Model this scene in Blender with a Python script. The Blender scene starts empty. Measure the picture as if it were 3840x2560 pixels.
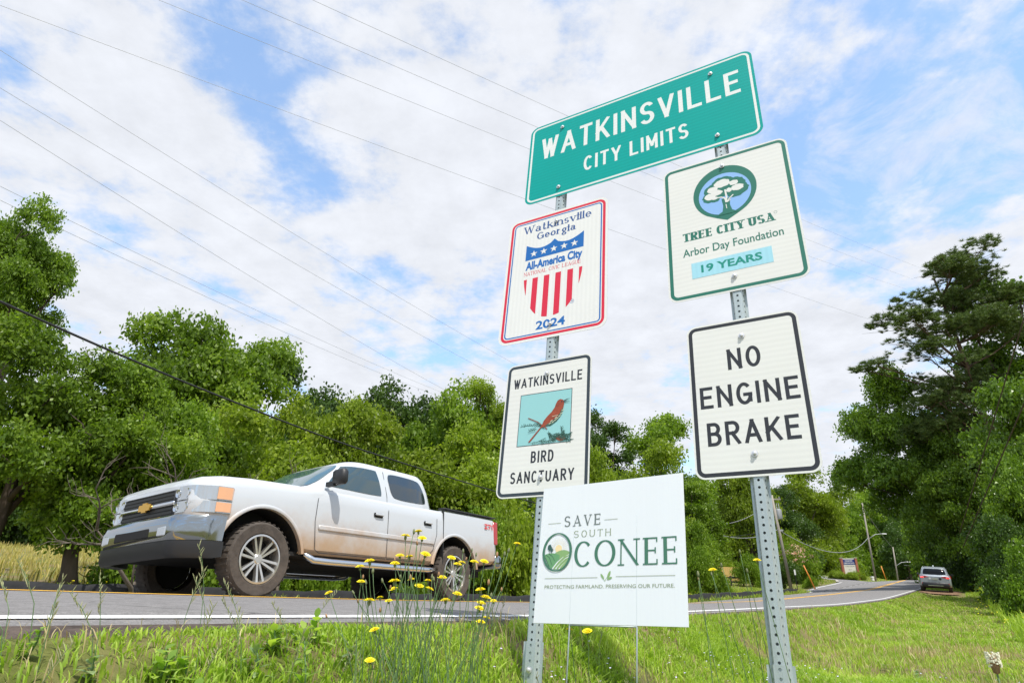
import bpy, bmesh, math, random
import numpy as np
from mathutils import Vector, Matrix
PI = math.pi
R = math.radians
random.seed(7)
rng = np.random.default_rng(11)
scene = bpy.context.scene
COL = scene.collection

# ------------------------------------------------------------------ camera
PITCH = math.atan(960 / 2300)
cam_d = bpy.data.cameras.new('camera')
cam = bpy.data.objects.new('camera', cam_d)
COL.objects.link(cam)
cam.location = (0, 0, 0)
cam.rotation_euler = (PI / 2 + PITCH, 0, 0)
cam_d.sensor_width = 36
cam_d.lens = 2300 / 3840 * 36
cam_d.clip_start = 0.05
cam_d.clip_end = 6000
scene.camera = cam

# ------------------------------------------------------------------ light
SUN_EL = R(63)
SUN_AZ = math.atan2(0.50, -0.866)        # clockwise from +Y; the sun stands behind the camera, to its right
sun_dir = Vector((math.sin(SUN_AZ) * math.cos(SUN_EL), math.cos(SUN_AZ) * math.cos(SUN_EL), math.sin(SUN_EL)))
sd = bpy.data.lights.new('sun', 'SUN')
sd.energy = 4.6
sd.angle = R(0.6)
sd.color = (1.0, 0.955, 0.88)
so = bpy.data.objects.new('sun', sd)
COL.objects.link(so)
so.rotation_euler = (-sun_dir).to_track_quat('-Z', 'Y').to_euler()

world = bpy.data.worlds.new('World')
scene.world = world
world.use_nodes = True
wn, wl = world.node_tree.nodes, world.node_tree.links
wn.clear()
def W(t, **k):
    n = wn.new(t)
    for a, b in k.items():
        setattr(n, a, b)
    return n
def wm(op, a, b=None, c=None, clamp=False):
    n = wn.new('ShaderNodeMath'); n.operation = op; n.use_clamp = clamp
    for i, v in enumerate((a, b, c)):
        if v is None: continue
        if isinstance(v, (int, float)): n.inputs[i].default_value = v
        else: wl.new(v, n.inputs[i])
    return n.outputs[0]
sky = W('ShaderNodeTexSky', sky_type='NISHITA', sun_disc=False, sun_elevation=SUN_EL, sun_rotation=SUN_AZ,
        altitude=200, air_density=1.0, dust_density=1.3, ozone_density=2.2)
tc = W('ShaderNodeTexCoord')
sep = W('ShaderNodeSeparateXYZ'); wl.new(tc.outputs['Generated'], sep.inputs[0])
zc = wm('ADD', wm('MAXIMUM', sep.outputs[2], 0.0), 0.16)
comb = W('ShaderNodeCombineXYZ')
wl.new(wm('DIVIDE', sep.outputs[0], zc), comb.inputs[0])
wl.new(wm('DIVIDE', sep.outputs[1], zc), comb.inputs[1])
comb.inputs[2].default_value = 0.35
def noise(scale, det, rough, vec=comb.outputs[0], dist=0.0):
    n = W('ShaderNodeTexNoise'); n.inputs['Scale'].default_value = scale
    n.inputs['Detail'].default_value = det; n.inputs['Roughness'].default_value = rough
    n.inputs['Distortion'].default_value = dist
    wl.new(vec, n.inputs['Vector']); return n.outputs['Fac']
n1 = noise(3.1, 10, 0.60, dist=0.05)
n2 = noise(9.0, 8, 0.62)
n3 = noise(0.7, 3, 0.5)
dens = wm('ADD', wm('MULTIPLY', n1, 0.95), wm('MULTIPLY', n2, 0.42))
dens = wm('ADD', dens, wm('MULTIPLY', n3, 0.35))
def skydir(px, py):
    d = Vector(((px - 1920) / 2300, 1, -(py - 1280) / 2300))
    c, s = math.cos(PITCH), math.sin(PITCH)
    return Vector((d.x, c * d.y - s * d.z, s * d.y + c * d.z)).normalized()
# openings between the clouds: direction, width (radians), amount
holes = [((1150, 660), .08, .17), ((980, 430), .06, .10), ((3250, 420), .22, .17), ((3650, 560), .2, .2), ((1350, 40), .12, .10),
         ((250, 640), .16, .10), ((100, 330), .12, .05), ((3050, 680), .10, .13), ((1500, 1090), .10, .08), ((700, 100), .12, .06),
         ((2100, 130), .10, .06), ((620, 1350), .12, .05), ((1900, 1020), .08, .06), ((3820, 300), .12, .06), ((900, 250), .07, .07)]
mounds = [((1700, 480), .16, .12), ((700, 1000), .2, .08), ((3100, 150), .11, .14), ((3500, 1000), .3, .12), ((2400, 900), .2, .08), ((2200, 500), .15, .05), ((3750, 60), .1, .1), ((300, 120), .3, .13), ((1500, 800), .12, .06), ((2900, 20), .2, .06)]
for sgn, lst in ((-1, holes), (1, mounds)):
    for (px, py), wd, am in lst:
        v = W('ShaderNodeVectorMath', operation='DISTANCE')
        wl.new(tc.outputs['Generated'], v.inputs[0]); v.inputs[1].default_value = skydir(px, py)
        g = wm('DIVIDE', v.outputs['Value'], wd)
        g = wm('POWER', 2.718, wm('MULTIPLY', wm('MULTIPLY', g, g), -1.0))
        dens = wm('ADD', dens, wm('MULTIPLY', g, sgn * am))
low = wm('POWER', wm('SUBTRACT', 1.0, wm('MAXIMUM', sep.outputs[2], 0.0), clamp=True), 4.0)
dens = wm('ADD', dens, wm('MULTIPLY', low, 0.16))
mr = W('ShaderNodeMapRange', interpolation_type='SMOOTHSTEP')
mr.inputs['From Min'].default_value = 0.72; mr.inputs['From Max'].default_value = 0.935
mr.inputs['To Min'].default_value = 0.12; mr.inputs['To Max'].default_value = 1.0
wl.new(dens, mr.inputs['Value'])
shade = W('ShaderNodeMapRange'); wl.new(n2, shade.inputs['Value'])
shade.inputs['From Min'].default_value = 0.3; shade.inputs['From Max'].default_value = 0.7
shade.inputs['To Min'].default_value = 0.9; shade.inputs['To Max'].default_value = 1.05
cc = W('ShaderNodeMix', data_type='RGBA', blend_type='MULTIPLY'); cc.inputs['Factor'].default_value = 1
cc.inputs['A'].default_value = (6.9, 7.15, 7.7, 1)
wl.new(shade.outputs[0], cc.inputs['B'])
gain = W('ShaderNodeMix', data_type='RGBA', blend_type='MULTIPLY'); gain.inputs['Factor'].default_value = 1
wl.new(sky.outputs[0], gain.inputs['A']); gain.inputs['B'].default_value = (2.45, 2.75, 2.75, 1)
mx = W('ShaderNodeMix', data_type='RGBA')
n4 = noise(4.2, 10, 0.66, dist=0.3)
wisp = W('ShaderNodeMapRange', interpolation_type='SMOOTHSTEP'); wl.new(n4, wisp.inputs['Value'])
wisp.inputs['From Min'].default_value = 0.42; wisp.inputs['From Max'].default_value = 0.72; wisp.inputs['To Max'].default_value = 0.75
wl.new(wm('MAXIMUM', mr.outputs[0], wisp.outputs[0]), mx.inputs['Factor']); wl.new(gain.outputs['Result'], mx.inputs['A']); wl.new(cc.outputs['Result'], mx.inputs['B'])
bg = W('ShaderNodeBackground'); bg.inputs['Strength'].default_value = 0.12
wl.new(mx.outputs['Result'], bg.inputs['Color'])
wo = W('ShaderNodeOutputWorld'); wl.new(bg.outputs[0], wo.inputs['Surface'])

vs = scene.view_settings
vs.view_transform = 'Standard'
vs.look = 'None'
vs.gamma = 1
vs.use_curve_mapping = False
vs.exposure = 0.07

# ------------------------------------------------------------------ helpers
def at(px, py, Y):
    """point seen at photo pixel (px, py) at forward distance Y"""
    d = Vector(((px - 1920) / 2300, 1, -(py - 1280) / 2300))
    c, s = math.cos(PITCH), math.sin(PITCH)
    v = Vector((d.x, c * d.y - s * d.z, s * d.y + c * d.z))
    return v * (Y / v.y)

def tag(o, label=None, cat=None, group=None, kind=None):
    if label: o['label'] = label
    if cat: o['category'] = cat
    if group: o['group'] = group
    if kind: o['kind'] = kind
    return o

def empty(name, loc=(0, 0, 0), rz=0, label=None, cat=None, group=None):
    o = bpy.data.objects.new(name, None); COL.objects.link(o)
    o.location = loc; o.rotation_euler = (0, 0, rz); o.empty_display_size = 0.2
    return tag(o, label, cat, group)

def link(name, me, m=None, parent=None, smooth=False, sharp=None):
    if m is not None:
        me.materials.clear()
        for q in (m if isinstance(m, (list, tuple)) else [m]): me.materials.append(q)
    if smooth: me.shade_smooth()
    if sharp: me.set_sharp_from_angle(angle=R(sharp))
    o = bpy.data.objects.new(name, me); COL.objects.link(o)
    if parent: o.parent = parent
    return o

class MB:
    def __init__(s): s.v = []; s.f = []; s.m = []; s.k = 0; s.T = None
    def add(s, vs_, fs, mi=None):
        b = len(s.v)
        s.v += [tuple((s.T @ Vector(v)) if s.T else v) for v in vs_]
        s.f += [tuple(b + i for i in f) for f in fs]; s.m += [s.k if mi is None else mi] * len(fs)
        return s
    def box(s, x0, x1, y0, y1, z0, z1, c=0.0, mi=None):
        if c <= 0:
            vs_ = [(x, y, z) for x in (x0, x1) for y in (y0, y1) for z in (z0, z1)]
            return s.add(vs_, [(0, 1, 3, 2), (4, 6, 7, 5), (0, 4, 5, 1), (2, 3, 7, 6), (0, 2, 6, 4), (1, 5, 7, 3)], mi)
        # bevelled: three nested loops
        def ring(z, i):
            return [(x0 + i, y0 + c, z), (x0 + c, y0 + i, z), (x1 - c, y0 + i, z), (x1 - i, y0 + c, z), (x1 - i, y1 - c, z), (x1 - c, y1 - i, z), (x0 + c, y1 - i, z), (x0 + i, y1 - c, z)]
        rs = [ring(z0, c * .999), ring(z0 + c, 0), ring(z1 - c, 0), ring(z1, c * .999)]
        return s.loft(rs, mi=mi)
    def loft(s, rings, closed=True, cap=True, mi=None):
        n = len(rings[0]); vs_ = [p for r in rings for p in r]; fs = []
        for i in range(len(rings) - 1):
            for j in range(n if closed else n - 1):
                a = i * n + j; b = i * n + (j + 1) % n
                fs.append((a, b, b + n, a + n))
        if cap and closed:
            fs.append(tuple(range(n - 1, -1, -1))); fs.append(tuple(range((len(rings) - 1) * n, len(rings) * n)))
        return s.add(vs_, fs, mi)
    def tube(s, pts, rad, n=8, mi=None, cap=True):
        pts = [Vector(p) for p in pts]; rings = []; up = Vector((0.13, 0.21, 1)).normalized()
        for i, p in enumerate(pts):
            d = (pts[min(i + 1, len(pts) - 1)] - pts[max(i - 1, 0)]).normalized()
            a = d.cross(up)
            if a.length < 0.05: a = d.cross(Vector((1, 0, 0)))
            a.normalize(); b = d.cross(a); r = rad[i] if isinstance(rad, (list, tuple)) else rad
            rings.append([p + (a * math.cos(2 * PI * k / n) + b * math.sin(2 * PI * k / n)) * r for k in range(n)])
        return s.loft(rings, cap=cap, mi=mi)
    def lathe(s, prof, axis='z', n=16, c=(0, 0, 0), mi=None, cap=True):
        rings = []
        for r, h in prof:
            q = []
            for k in range(n):
                a = 2 * PI * k / n; u, w = r * math.cos(a), r * math.sin(a)
                q.append({'z': (c[0] + u, c[1] + w, c[2] + h), 'y': (c[0] + u, c[1] + h, c[2] + w), 'x': (c[0] + h, c[1] + u, c[2] + w)}[axis])
            rings.append(q)
        return s.loft(rings, cap=cap, mi=mi)
    def mesh(s, name, fix=False):
        me = bpy.data.meshes.new(name); me.from_pydata(s.v, [], s.f)
        if any(s.m): me.polygons.foreach_set('material_index', s.m)
        if fix:
            bm = bmesh.new(); bm.from_mesh(me); bmesh.ops.recalc_face_normals(bm, faces=bm.faces); bm.to_mesh(me); bm.free()
        me.update(); return me
    def build(s, name, m, parent=None, smooth=False, sharp=None, fix=True):
        return link(name, s.mesh(name, fix), m, parent, smooth, sharp)

def quads_mesh(name, V, m=None, nv=4, F=None):
    """V (N, nv, 3): N separate faces (or a face pattern F per item) in one mesh"""
    N = V.shape[0]; me = bpy.data.meshes.new(name)
    me.vertices.add(N * nv); me.vertices.foreach_set('co', V.astype(np.float32).ravel())
    if F is None: F = [tuple(range(nv))]
    starts = []; loops = []; off = 0; tot = []
    for f in F:
        starts.append(off); off += len(f); loops += list(f); tot.append(len(f))
    L = (np.array(loops)[None, :] + (np.arange(N) * nv)[:, None]).ravel()
    S = (np.array(starts)[None, :] + (np.arange(N) * off)[:, None]).ravel()
    me.loops.add(len(L)); me.loops.foreach_set('vertex_index', L.astype(np.int32))
    me.polygons.add(len(S)); me.polygons.foreach_set('loop_start', S.astype(np.int32))
    me.polygons.foreach_set('loop_total', np.tile(np.array(tot, dtype=np.int32), N))
    me.update(); me.validate()
    if m: me.materials.append(m)
    return me

# ------------------------------------------------------------------ materials
def newmat(name):
    m = bpy.data.materials.new(name); m.use_nodes = True
    nt = m.node_tree; b = nt.nodes['Principled BSDF']
    return m, nt, b
def mat(name, col, rough=0.5, metal=0.0, var=0.0, scale=20.0, bump=0.0, bscale=None, spec=0.5, coat=0.0, emit=None, stretch=None, col2=None):
    m, nt, b = newmat(name); n, l = nt.nodes, nt.links
    b.inputs['Base Color'].default_value = (*col, 1); b.inputs['Roughness'].default_value = rough
    b.inputs['Metallic'].default_value = metal; b.inputs['Specular IOR Level'].default_value = spec
    b.inputs['Coat Weight'].default_value = coat; b.inputs['Coat Roughness'].default_value = 0.08
    if emit: b.inputs['Emission Color'].default_value = (*emit[0], 1); b.inputs['Emission Strength'].default_value = emit[1]
    if var or bump or col2:
        t = n.new('ShaderNodeTexCoord'); mp = n.new('ShaderNodeMapping'); l.new(t.outputs['Object'], mp.inputs[0])
        if stretch: mp.inputs['Scale'].default_value = stretch
        nz = n.new('ShaderNodeTexNoise'); nz.inputs['Scale'].default_value = scale; nz.inputs['Detail'].default_value = 6; nz.inputs['Roughness'].default_value = .6
        l.new(mp.outputs[0], nz.inputs['Vector'])
        if var or col2:
            rp = n.new('ShaderNodeValToRGB'); l.new(nz.outputs['Fac'], rp.inputs[0])
            rp.color_ramp.elements[0].position = .32; rp.color_ramp.elements[1].position = .68
            c2 = col2 or tuple(min(1, c * (1 + var)) for c in col); c1 = col if col2 else tuple(c * (1 - var) for c in col)
            rp.color_ramp.elements[0].color = (*c1, 1); rp.color_ramp.elements[1].color = (*c2, 1)
            l.new(rp.outputs[0], b.inputs['Base Color'])
        if bump:
            nb = n.new('ShaderNodeTexNoise'); nb.inputs['Scale'].default_value = bscale or scale * 3; nb.inputs['Detail'].default_value = 5
            l.new(mp.outputs[0], nb.inputs['Vector'])
            bp = n.new('ShaderNodeBump'); bp.inputs['Strength'].default_value = bump; bp.inputs['Distance'].default_value = .02
            l.new(nb.outputs['Fac'], bp.inputs['Height']); l.new(bp.outputs[0], b.inputs['Normal'])
    return m

def leafmat(name, cols, trans=0.35, rough=0.5, tcol=None, spec=0.35, spatial=None):
    """cols: list of (pos, rgb); per-leaf random colour, diffuse/gloss + light passing through"""
    m, nt, b = newmat(name); n, l = nt.nodes, nt.links
    g = n.new('ShaderNodeNewGeometry'); rp = n.new('ShaderNodeValToRGB')
    e = rp.color_ramp.elements
    while len(e) > 1: e.remove(e[-1])
    e[0].position = cols[0][0]; e[0].color = (*cols[0][1], 1)
    for p, c in cols[1:]:
        q = e.new(p); q.color = (*c, 1)
    fac = g.outputs['Random Per Island']
    if spatial:
        tcn = n.new('ShaderNodeTexCoord')
        nz = n.new('ShaderNodeTexNoise'); nz.inputs['Scale'].default_value = spatial; nz.inputs['Detail'].default_value = 3; l.new(tcn.outputs['Object'], nz.inputs['Vector'])
        a = n.new('ShaderNodeMath'); a.operation = 'MULTIPLY_ADD'; a.use_clamp = True
        l.new(nz.outputs['Fac'], a.inputs[0]); a.inputs[1].default_value = 2.2; a.inputs[2].default_value = -0.95
        mm = n.new('ShaderNodeMath'); mm.operation = 'MULTIPLY_ADD'; l.new(a.outputs[0], mm.inputs[0]); mm.inputs[1].default_value = .55
        m3 = n.new('ShaderNodeMath'); m3.operation = 'MULTIPLY'; l.new(fac, m3.inputs[0]); m3.inputs[1].default_value = .45
        l.new(m3.outputs[0], mm.inputs[2]); fac = mm.outputs[0]
    l.new(fac, rp.inputs[0])
    oi = n.new('ShaderNodeObjectInfo'); hs = n.new('ShaderNodeHueSaturation')
    mr_ = n.new('ShaderNodeMapRange'); l.new(oi.outputs['Random'], mr_.inputs[0]); mr_.inputs[3].default_value = .95; mr_.inputs[4].default_value = 1.25
    l.new(mr_.outputs[0], hs.inputs['Value']); l.new(rp.outputs[0], hs.inputs['Color'])
    l.new(hs.outputs[0], b.inputs['Base Color']); b.inputs['Roughness'].default_value = rough; b.inputs['Specular IOR Level'].default_value = spec
    tr = n.new('ShaderNodeBsdfTranslucent'); mxx = n.new('ShaderNodeMix'); mxx.data_type = 'RGBA'; mxx.blend_type = 'MULTIPLY'; mxx.inputs['Factor'].default_value = 1
    l.new(hs.outputs[0], mxx.inputs['A']); mxx.inputs['B'].default_value = (*(tcol or (1.35, 1.5, .55)), 1); l.new(mxx.outputs['Result'], tr.inputs[0])
    ms = n.new('ShaderNodeMixShader'); ms.inputs[0].default_value = trans
    l.new(b.outputs[0], ms.inputs[1]); l.new(tr.outputs[0], ms.inputs[2]); l.new(ms.outputs[0], n['Material Output'].inputs['Surface'])
    return m

# ------------------------------------------------------------------ terrain
DX, DY = 0.567, 0.8237
def pf(xs, ys):
    xs = np.array(xs, float); ys = np.array(ys, float)
    def f(s):
        s = np.asarray(s, float); r = 0
        for o, w in ((-3, .1), (-1.5, .22), (0, .36), (1.5, .22), (3, .1)): r = r + w * np.interp(s + o, xs, ys)
        return r
    return f
zw_ = pf([-60, -12, -7.6, -6, -3.9, 0, 12, 24, 31, 43, 51, 90, 110, 150], [.1, .0, -.055, -.095, -.148, -.165, -.165, -.04, .12, .43, .62, 2.05, 2.4, 2.5])
zy_ = pf([-60, -12, -6.4, -4.2, -.5, 9.5, 17.4, 21, 31.5, 51, 90, 110, 150], [.3, .15, .06, .0, -.06, -.15, -.115, -.04, .15, .59, 2.1, 2.42, 2.5])
def off_(s):
    s = np.asarray(s, float); a = np.clip(-s, 0, 8)
    return .2 * (a / 7.6) ** 2 + np.clip(-s - 8, 0, 100) * .055
def st(x, y):
    x = np.asarray(x, float); y = np.asarray(y, float)
    s = (x - 2.4) * DX + (y - 8.7) * DY; t = (x - 2.4) * DY - (y - 8.7) * DX
    return s, t - off_(s)
def xy(s, t):
    t = t + off_(s); return 2.4 + DX * s + DY * t, 8.7 + DY * s - DX * t
def sm(a, b, x):
    q = np.clip((x - a) / (b - a), 0, 1); return q * q * (3 - 2 * q)
def zst(s, t, bare=True):
    s = np.asarray(s, float); t = np.asarray(t, float)
    zw, zy = zw_(s), zy_(s); zf = zy - .14
    D = np.interp(s, [-60, 10, 30, 42, 200], [.54, .54, .45, .12, .1])
    near = zw - .02 - (D - .04) * sm(.30, 1.35, t) - .06 * np.clip(t - 1.25, 0, 2) * (s < 60) + .09 * np.clip(t - 6, 0, 60)
    k1 = np.clip(-t / 3.5, 0, 1); k2 = np.clip((-t - 3.5) / 3.5, 0, 1)
    road = np.where(t > -3.5, zw * (1 - k1) + zy * k1, zy * (1 - k2) + zf * k2)
    roll = .11 * np.clip(t + .25, 0, .35)
    near = near - roll; road = road - roll
    q = np.clip(-7.3 - t, 0, 400)
    rise = np.minimum(.085 * np.clip(q - 1.5, 0, 400) + .0 * q, 9.0)
    mound = 1.25 * np.exp(-(((s - 134) / 13) ** 2 + ((t + 16) / 9) ** 2))
    far = zf + rise + mound
    z = np.where(t > 0, near, np.where(t > -7, road, far))
    if bare:
        z = z - .06 * ((t < .2) & (t > -6.98))
        z = z + .03 * (np.sin(s * 2.3 + t * 1.7) * np.sin(t * 2.9 - s * 1.1)) * ((t > 1.2) | (t < -9))
    return z
def ground(x, y):
    s, t = st(x, y); return zst(s, t)
def gp(px, t, row=2240):
    """plan point where the sight line of photo column px crosses lateral t"""
    k = at(px, row, 1).x; bx, by = 2.4 + DY * t, 8.7 - DX * t
    s = (bx - k * by) / (k * DY - DX); x = bx + DX * s; y = by + DY * s
    return x, y
# ------------------------------------------------------------------ ground and road
def groundmat():
    m, nt, b = newmat('soil_and_turf'); n, l = nt.nodes, nt.links
    t = n.new('ShaderNodeTexCoord')
    def nz(sc, d=6, r=.6):
        q = n.new('ShaderNodeTexNoise'); q.inputs['Scale'].default_value = sc; q.inputs['Detail'].default_value = d; q.inputs['Roughness'].default_value = r
        l.new(t.outputs['Object'], q.inputs['Vector']); return q.outputs['Fac']
    r1 = n.new('ShaderNodeValToRGB'); l.new(nz(3.0, 8, .7), r1.inputs[0])
    e = r1.color_ramp.elements; e[0].position = .3; e[0].color = (.11, .14, .03, 1); e[1].position = .7; e[1].color = (.27, .27, .09, 1)
    q = e.new(.5); q.color = (.14, .16, .04, 1)
    r2 = n.new('ShaderNodeValToRGB'); l.new(nz(.9, 6, .62), r2.inputs[0])
    e = r2.color_ramp.elements; e[0].position = .46; e[0].color = (0, 0, 0, 1); e[1].position = .6; e[1].color = (1, 1, 1, 1)
    mx_ = n.new('ShaderNodeMix'); mx_.data_type = 'RGBA'; l.new(r2.outputs[0], mx_.inputs['Factor']); l.new(r1.outputs[0], mx_.inputs['A'])
    r3 = n.new('ShaderNodeValToRGB'); l.new(nz(25, 5, .7), r3.inputs[0])
    r3.color_ramp.elements[0].color = (.17, .11, .07, 1); r3.color_ramp.elements[1].color = (.34, .27, .15, 1)
    l.new(r3.outputs[0], mx_.inputs['B']); l.new(mx_.outputs['Result'], b.inputs['Base Color']); b.inputs['Roughness'].default_value = .95; b.inputs['Specular IOR Level'].default_value = .1
    bp = n.new('ShaderNodeBump'); bp.inputs['Strength'].default_value = .8; bp.inputs['Distance'].default_value = .05
    l.new(nz(30, 6, .7), bp.inputs['Height']); l.new(bp.outputs[0], b.inputs['Normal'])
    return m
M_ground = groundmat()
M_asph = mat('asphalt', (.215, .205, .2), .9, var=.16, scale=9, bump=.5, bscale=260, spec=.25)
# coarse aggregate and faint wheel polish across the lane
def speckle(m, sc, lo, hi, amt):
    nt = m.node_tree; n, l = nt.nodes, nt.links; b = n['Principled BSDF']
    src = b.inputs['Base Color'].links[0].from_socket
    t = n.new('ShaderNodeTexCoord'); v = n.new('ShaderNodeTexVoronoi'); v.inputs['Scale'].default_value = sc; l.new(t.outputs['Object'], v.inputs['Vector'])
    mr2 = n.new('ShaderNodeMapRange'); l.new(v.outputs['Color'], mr2.inputs[0]); mr2.inputs[3].default_value = lo; mr2.inputs[4].default_value = hi
    mx2 = n.new('ShaderNodeMix'); mx2.data_type = 'RGBA'; mx2.blend_type = 'MULTIPLY'; mx2.inputs['Factor'].default_value = amt
    l.new(src, mx2.inputs['A']); l.new(mr2.outputs[0], mx2.inputs['B']); l.new(mx2.outputs['Result'], b.inputs['Base Color'])
speckle(M_asph, 140, .65, 1.35, 1)
def cracks(m, sc, w):
    nt = m.node_tree; n, l = nt.nodes, nt.links; b = n['Principled BSDF']; src = b.inputs['Base Color'].links[0].from_socket
    t = n.new('ShaderNodeTexCoord'); nz = n.new('ShaderNodeTexNoise'); nz.inputs['Scale'].default_value = 3; nz.inputs['Detail'].default_value = 6; l.new(t.outputs['Object'], nz.inputs['Vector'])
    mv = n.new('ShaderNodeMix'); mv.data_type = 'RGBA'; mv.inputs['Factor'].default_value = .25; l.new(t.outputs['Object'], mv.inputs['A']); l.new(nz.outputs['Color'], mv.inputs['B'])
    v = n.new('ShaderNodeTexVoronoi'); v.feature = 'DISTANCE_TO_EDGE'; v.inputs['Scale'].default_value = sc; l.new(mv.outputs['Result'], v.inputs['Vector'])
    r = n.new('ShaderNodeMapRange'); l.new(v.outputs['Distance'], r.inputs[0]); r.inputs[1].default_value = 0; r.inputs[2].default_value = w; r.inputs[3].default_value = .45; r.inputs[4].default_value = 1
    n2_ = n.new('ShaderNodeTexNoise'); n2_.inputs['Scale'].default_value = .7; l.new(t.outputs['Object'], n2_.inputs['Vector'])
    r2_ = n.new('ShaderNodeMapRange'); l.new(n2_.outputs['Fac'], r2_.inputs[0]); r2_.inputs[1].default_value = .5; r2_.inputs[2].default_value = .6
    mm = n.new('ShaderNodeMix'); mm.data_type = 'RGBA'; mm.blend_type = 'MULTIPLY'; l.new(r2_.outputs[0], mm.inputs['Factor']); l.new(src, mm.inputs['A']); l.new(r.outputs[0], mm.inputs['B']); l.new(mm.outputs['Result'], b.inputs['Base Color'])
cracks(M_asph, .9, .012)
M_asph2 = mat('old_asphalt_edge', (.085, .066, .056), .95, var=.4, scale=14, bump=1.0, bscale=45, spec=.2)
M_white = mat('road_paint_white', (.62, .62, .60), .8, var=.16, scale=55, bump=.2, bscale=200)
M_yellow = mat('road_paint_yellow', (.74, .40, .04), .8, var=.18, scale=40, bump=.2, bscale=200)
M_dirt = mat('red_clay', (.15, .08, .045), .95, col2=(.24, .14, .08), scale=6, bump=.6)
M_conc = mat('concrete', (.42, .39, .33), .9, var=.15, scale=8, bump=.3)

Sg = np.unique(np.concatenate([np.linspace(-60, -12, 25), np.linspace(-12, 14, 105), np.linspace(14, 60, 93), np.linspace(60, 170, 56), np.linspace(170, 700, 30)]))
Tg = np.unique(np.concatenate([-np.geomspace(20, 600, 22), np.linspace(-20, -7.4, 26), [-7.3, -7.0, -6.98, -5.25, -3.5, -1.75, -.25, 0, .1, .15, .2], np.linspace(.3, 4, 30), np.linspace(4.3, 20, 24), np.geomspace(22, 500, 16)]))
def sheet(name, S, T, m, lift=0.0, zf_=None, kind='structure', parent=None, jag=None):
    ss, tt = np.meshgrid(S, T, indexing='ij')
    if jag is not None: tt = tt + jag(ss, tt)
    x, y = xy(ss, tt); z = (zf_ or zst)(ss, tt) + lift
    v = np.stack([x, y, z], -1).reshape(-1, 3); a, b_ = len(S), len(T)
    i = np.arange((a - 1) * (b_ - 1)); r_, c_ = i // (b_ - 1), i % (b_ - 1); p = r_ * b_ + c_
    V = v; F = np.stack([p, p + 1, p + b_ + 1, p + b_], -1)
    me = bpy.data.meshes.new(name); me.vertices.add(len(V)); me.vertices.foreach_set('co', V.astype(np.float32).ravel())
    me.loops.add(F.size); me.loops.foreach_set('vertex_index', F[:, ::-1].astype(np.int32).ravel())
    me.polygons.add(len(F)); me.polygons.foreach_set('loop_start', np.arange(0, F.size, 4, dtype=np.int32)); me.polygons.foreach_set('loop_total', np.full(len(F), 4, np.int32))
    me.update(); me.validate()
    o = link(name, me, m, parent, smooth=True)
    return tag(o, kind=kind) if kind else o
sheet('ground', Sg, Tg, M_ground)
rz = lambda s, t: zst(s, t, False)
Sr = Sg[(Sg > -61) & (Sg < 171)]
sheet('road', Sr, np.array([-7, -5.25, -3.5, -1.75, -.25, 0, .04]), M_asph, .006, lambda s, t: zst(s, np.minimum(t, 0), False) - .11 * np.maximum(t, 0))
Sj = np.linspace(-14, 50, 900)
def edgejag(s, t):
    w = (.03 * np.sin(s * 7.1) + .05 * np.sin(s * 2.3 + 1) + .035 * np.sin(s * 17.3) + .02 * np.sin(s * 41))
    return w * np.interp(t, [.04, .3], [0, 1])
sheet('asphalt_shoulder', Sj, np.array([.04, .09, .13, .17, .21, .26, .32]), M_asph2, 0, lambda s, t: zst(s, np.zeros_like(t), False) + .006 - .11 * t - .03 * np.clip((t - .12) / .1, 0, 1) - .07 * np.clip((t - .2) / .12, 0, 1) + .006 * np.sin(s * 31 + t * 60) * (t > .1) + .005 * np.sin(s * 67 - t * 110) * (t > .06), jag=edgejag)
mk = lambda s, t: zst(s, np.clip(t, -7, 0), False)
sheet('road_edge_line', Sr, np.array([-.150, -.080]), M_white, .011, mk)
sheet('yellow_centre_line', Sr[Sr < 100], np.array([-3.44, -3.24]), M_yellow, .011, mk)
sheet('yellow_centre_line', Sr[Sr < 100], np.array([-3.66, -3.56]), M_yellow, .011, mk)
sheet('road_edge_line', Sr[Sr < 47], np.array([-6.97, -6.86]), M_white, .011, mk)
for k in range(9):
    a = 49 + k * 4.2
    sheet('dashed_lane_line', np.linspace(a, a + 2.1, 4), np.array([-6.9, -6.78]), M_white, .011, mk)
sheet('road_edge_line', np.linspace(87, 100, 8), np.array([-6.95, -6.80]), M_white, .011, mk)
# side road that leaves on the far side, its kerb, and the turning apron
def patch(name, A, B, m, lift, n=28, k=7, wid=None):
    A = np.array(A, float); B = np.array(B, float); u = np.linspace(0, 1, n)
    def cv(P):
        q = np.linspace(0, 1, len(P)); return np.stack([np.interp(u, q, P[:, 0]), np.interp(u, q, P[:, 1])], -1)
    a, b = cv(A), cv(B); w = np.linspace(0, 1, k)
    g = a[:, None] * (1 - w[None, :, None]) + b[:, None] * w[None, :, None]
    x, y = xy(g[..., 0], g[..., 1]); z = zst(g[..., 0], g[..., 1], False) + lift
    V = np.stack([x, y, z], -1).reshape(-1, 3); F = [(i * k + j, i * k + j + 1, (i + 1) * k + j + 1, (i + 1) * k + j) for i in range(n - 1) for j in range(k - 1)]
    me = bpy.data.meshes.new(name); me.from_pydata(V.tolist(), [], F); me.update()
    return tag(link(name, me, m, None, smooth=True), kind='structure')
near_curb = [(45, -7.0), (52, -8.6), (62, -9.4), (74, -9.7), (82, -10.0), (90, -11.2), (97, -14), (108, -18), (125, -24), (150, -40)]
far_curb = [(101, -6.95), (103, -7.5), (106, -8.5), (109, -10), (112, -12), (117, -15), (123, -19), (130, -24), (142, -32), (165, -48)]
patch('side_road', near_curb, [(45, -6.99), (52, -6.99), (62, -6.99), (74, -6.99), (84, -6.99), (101, -6.99)] + far_curb[4:], M_asph, .03, n=60, k=14)
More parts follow.
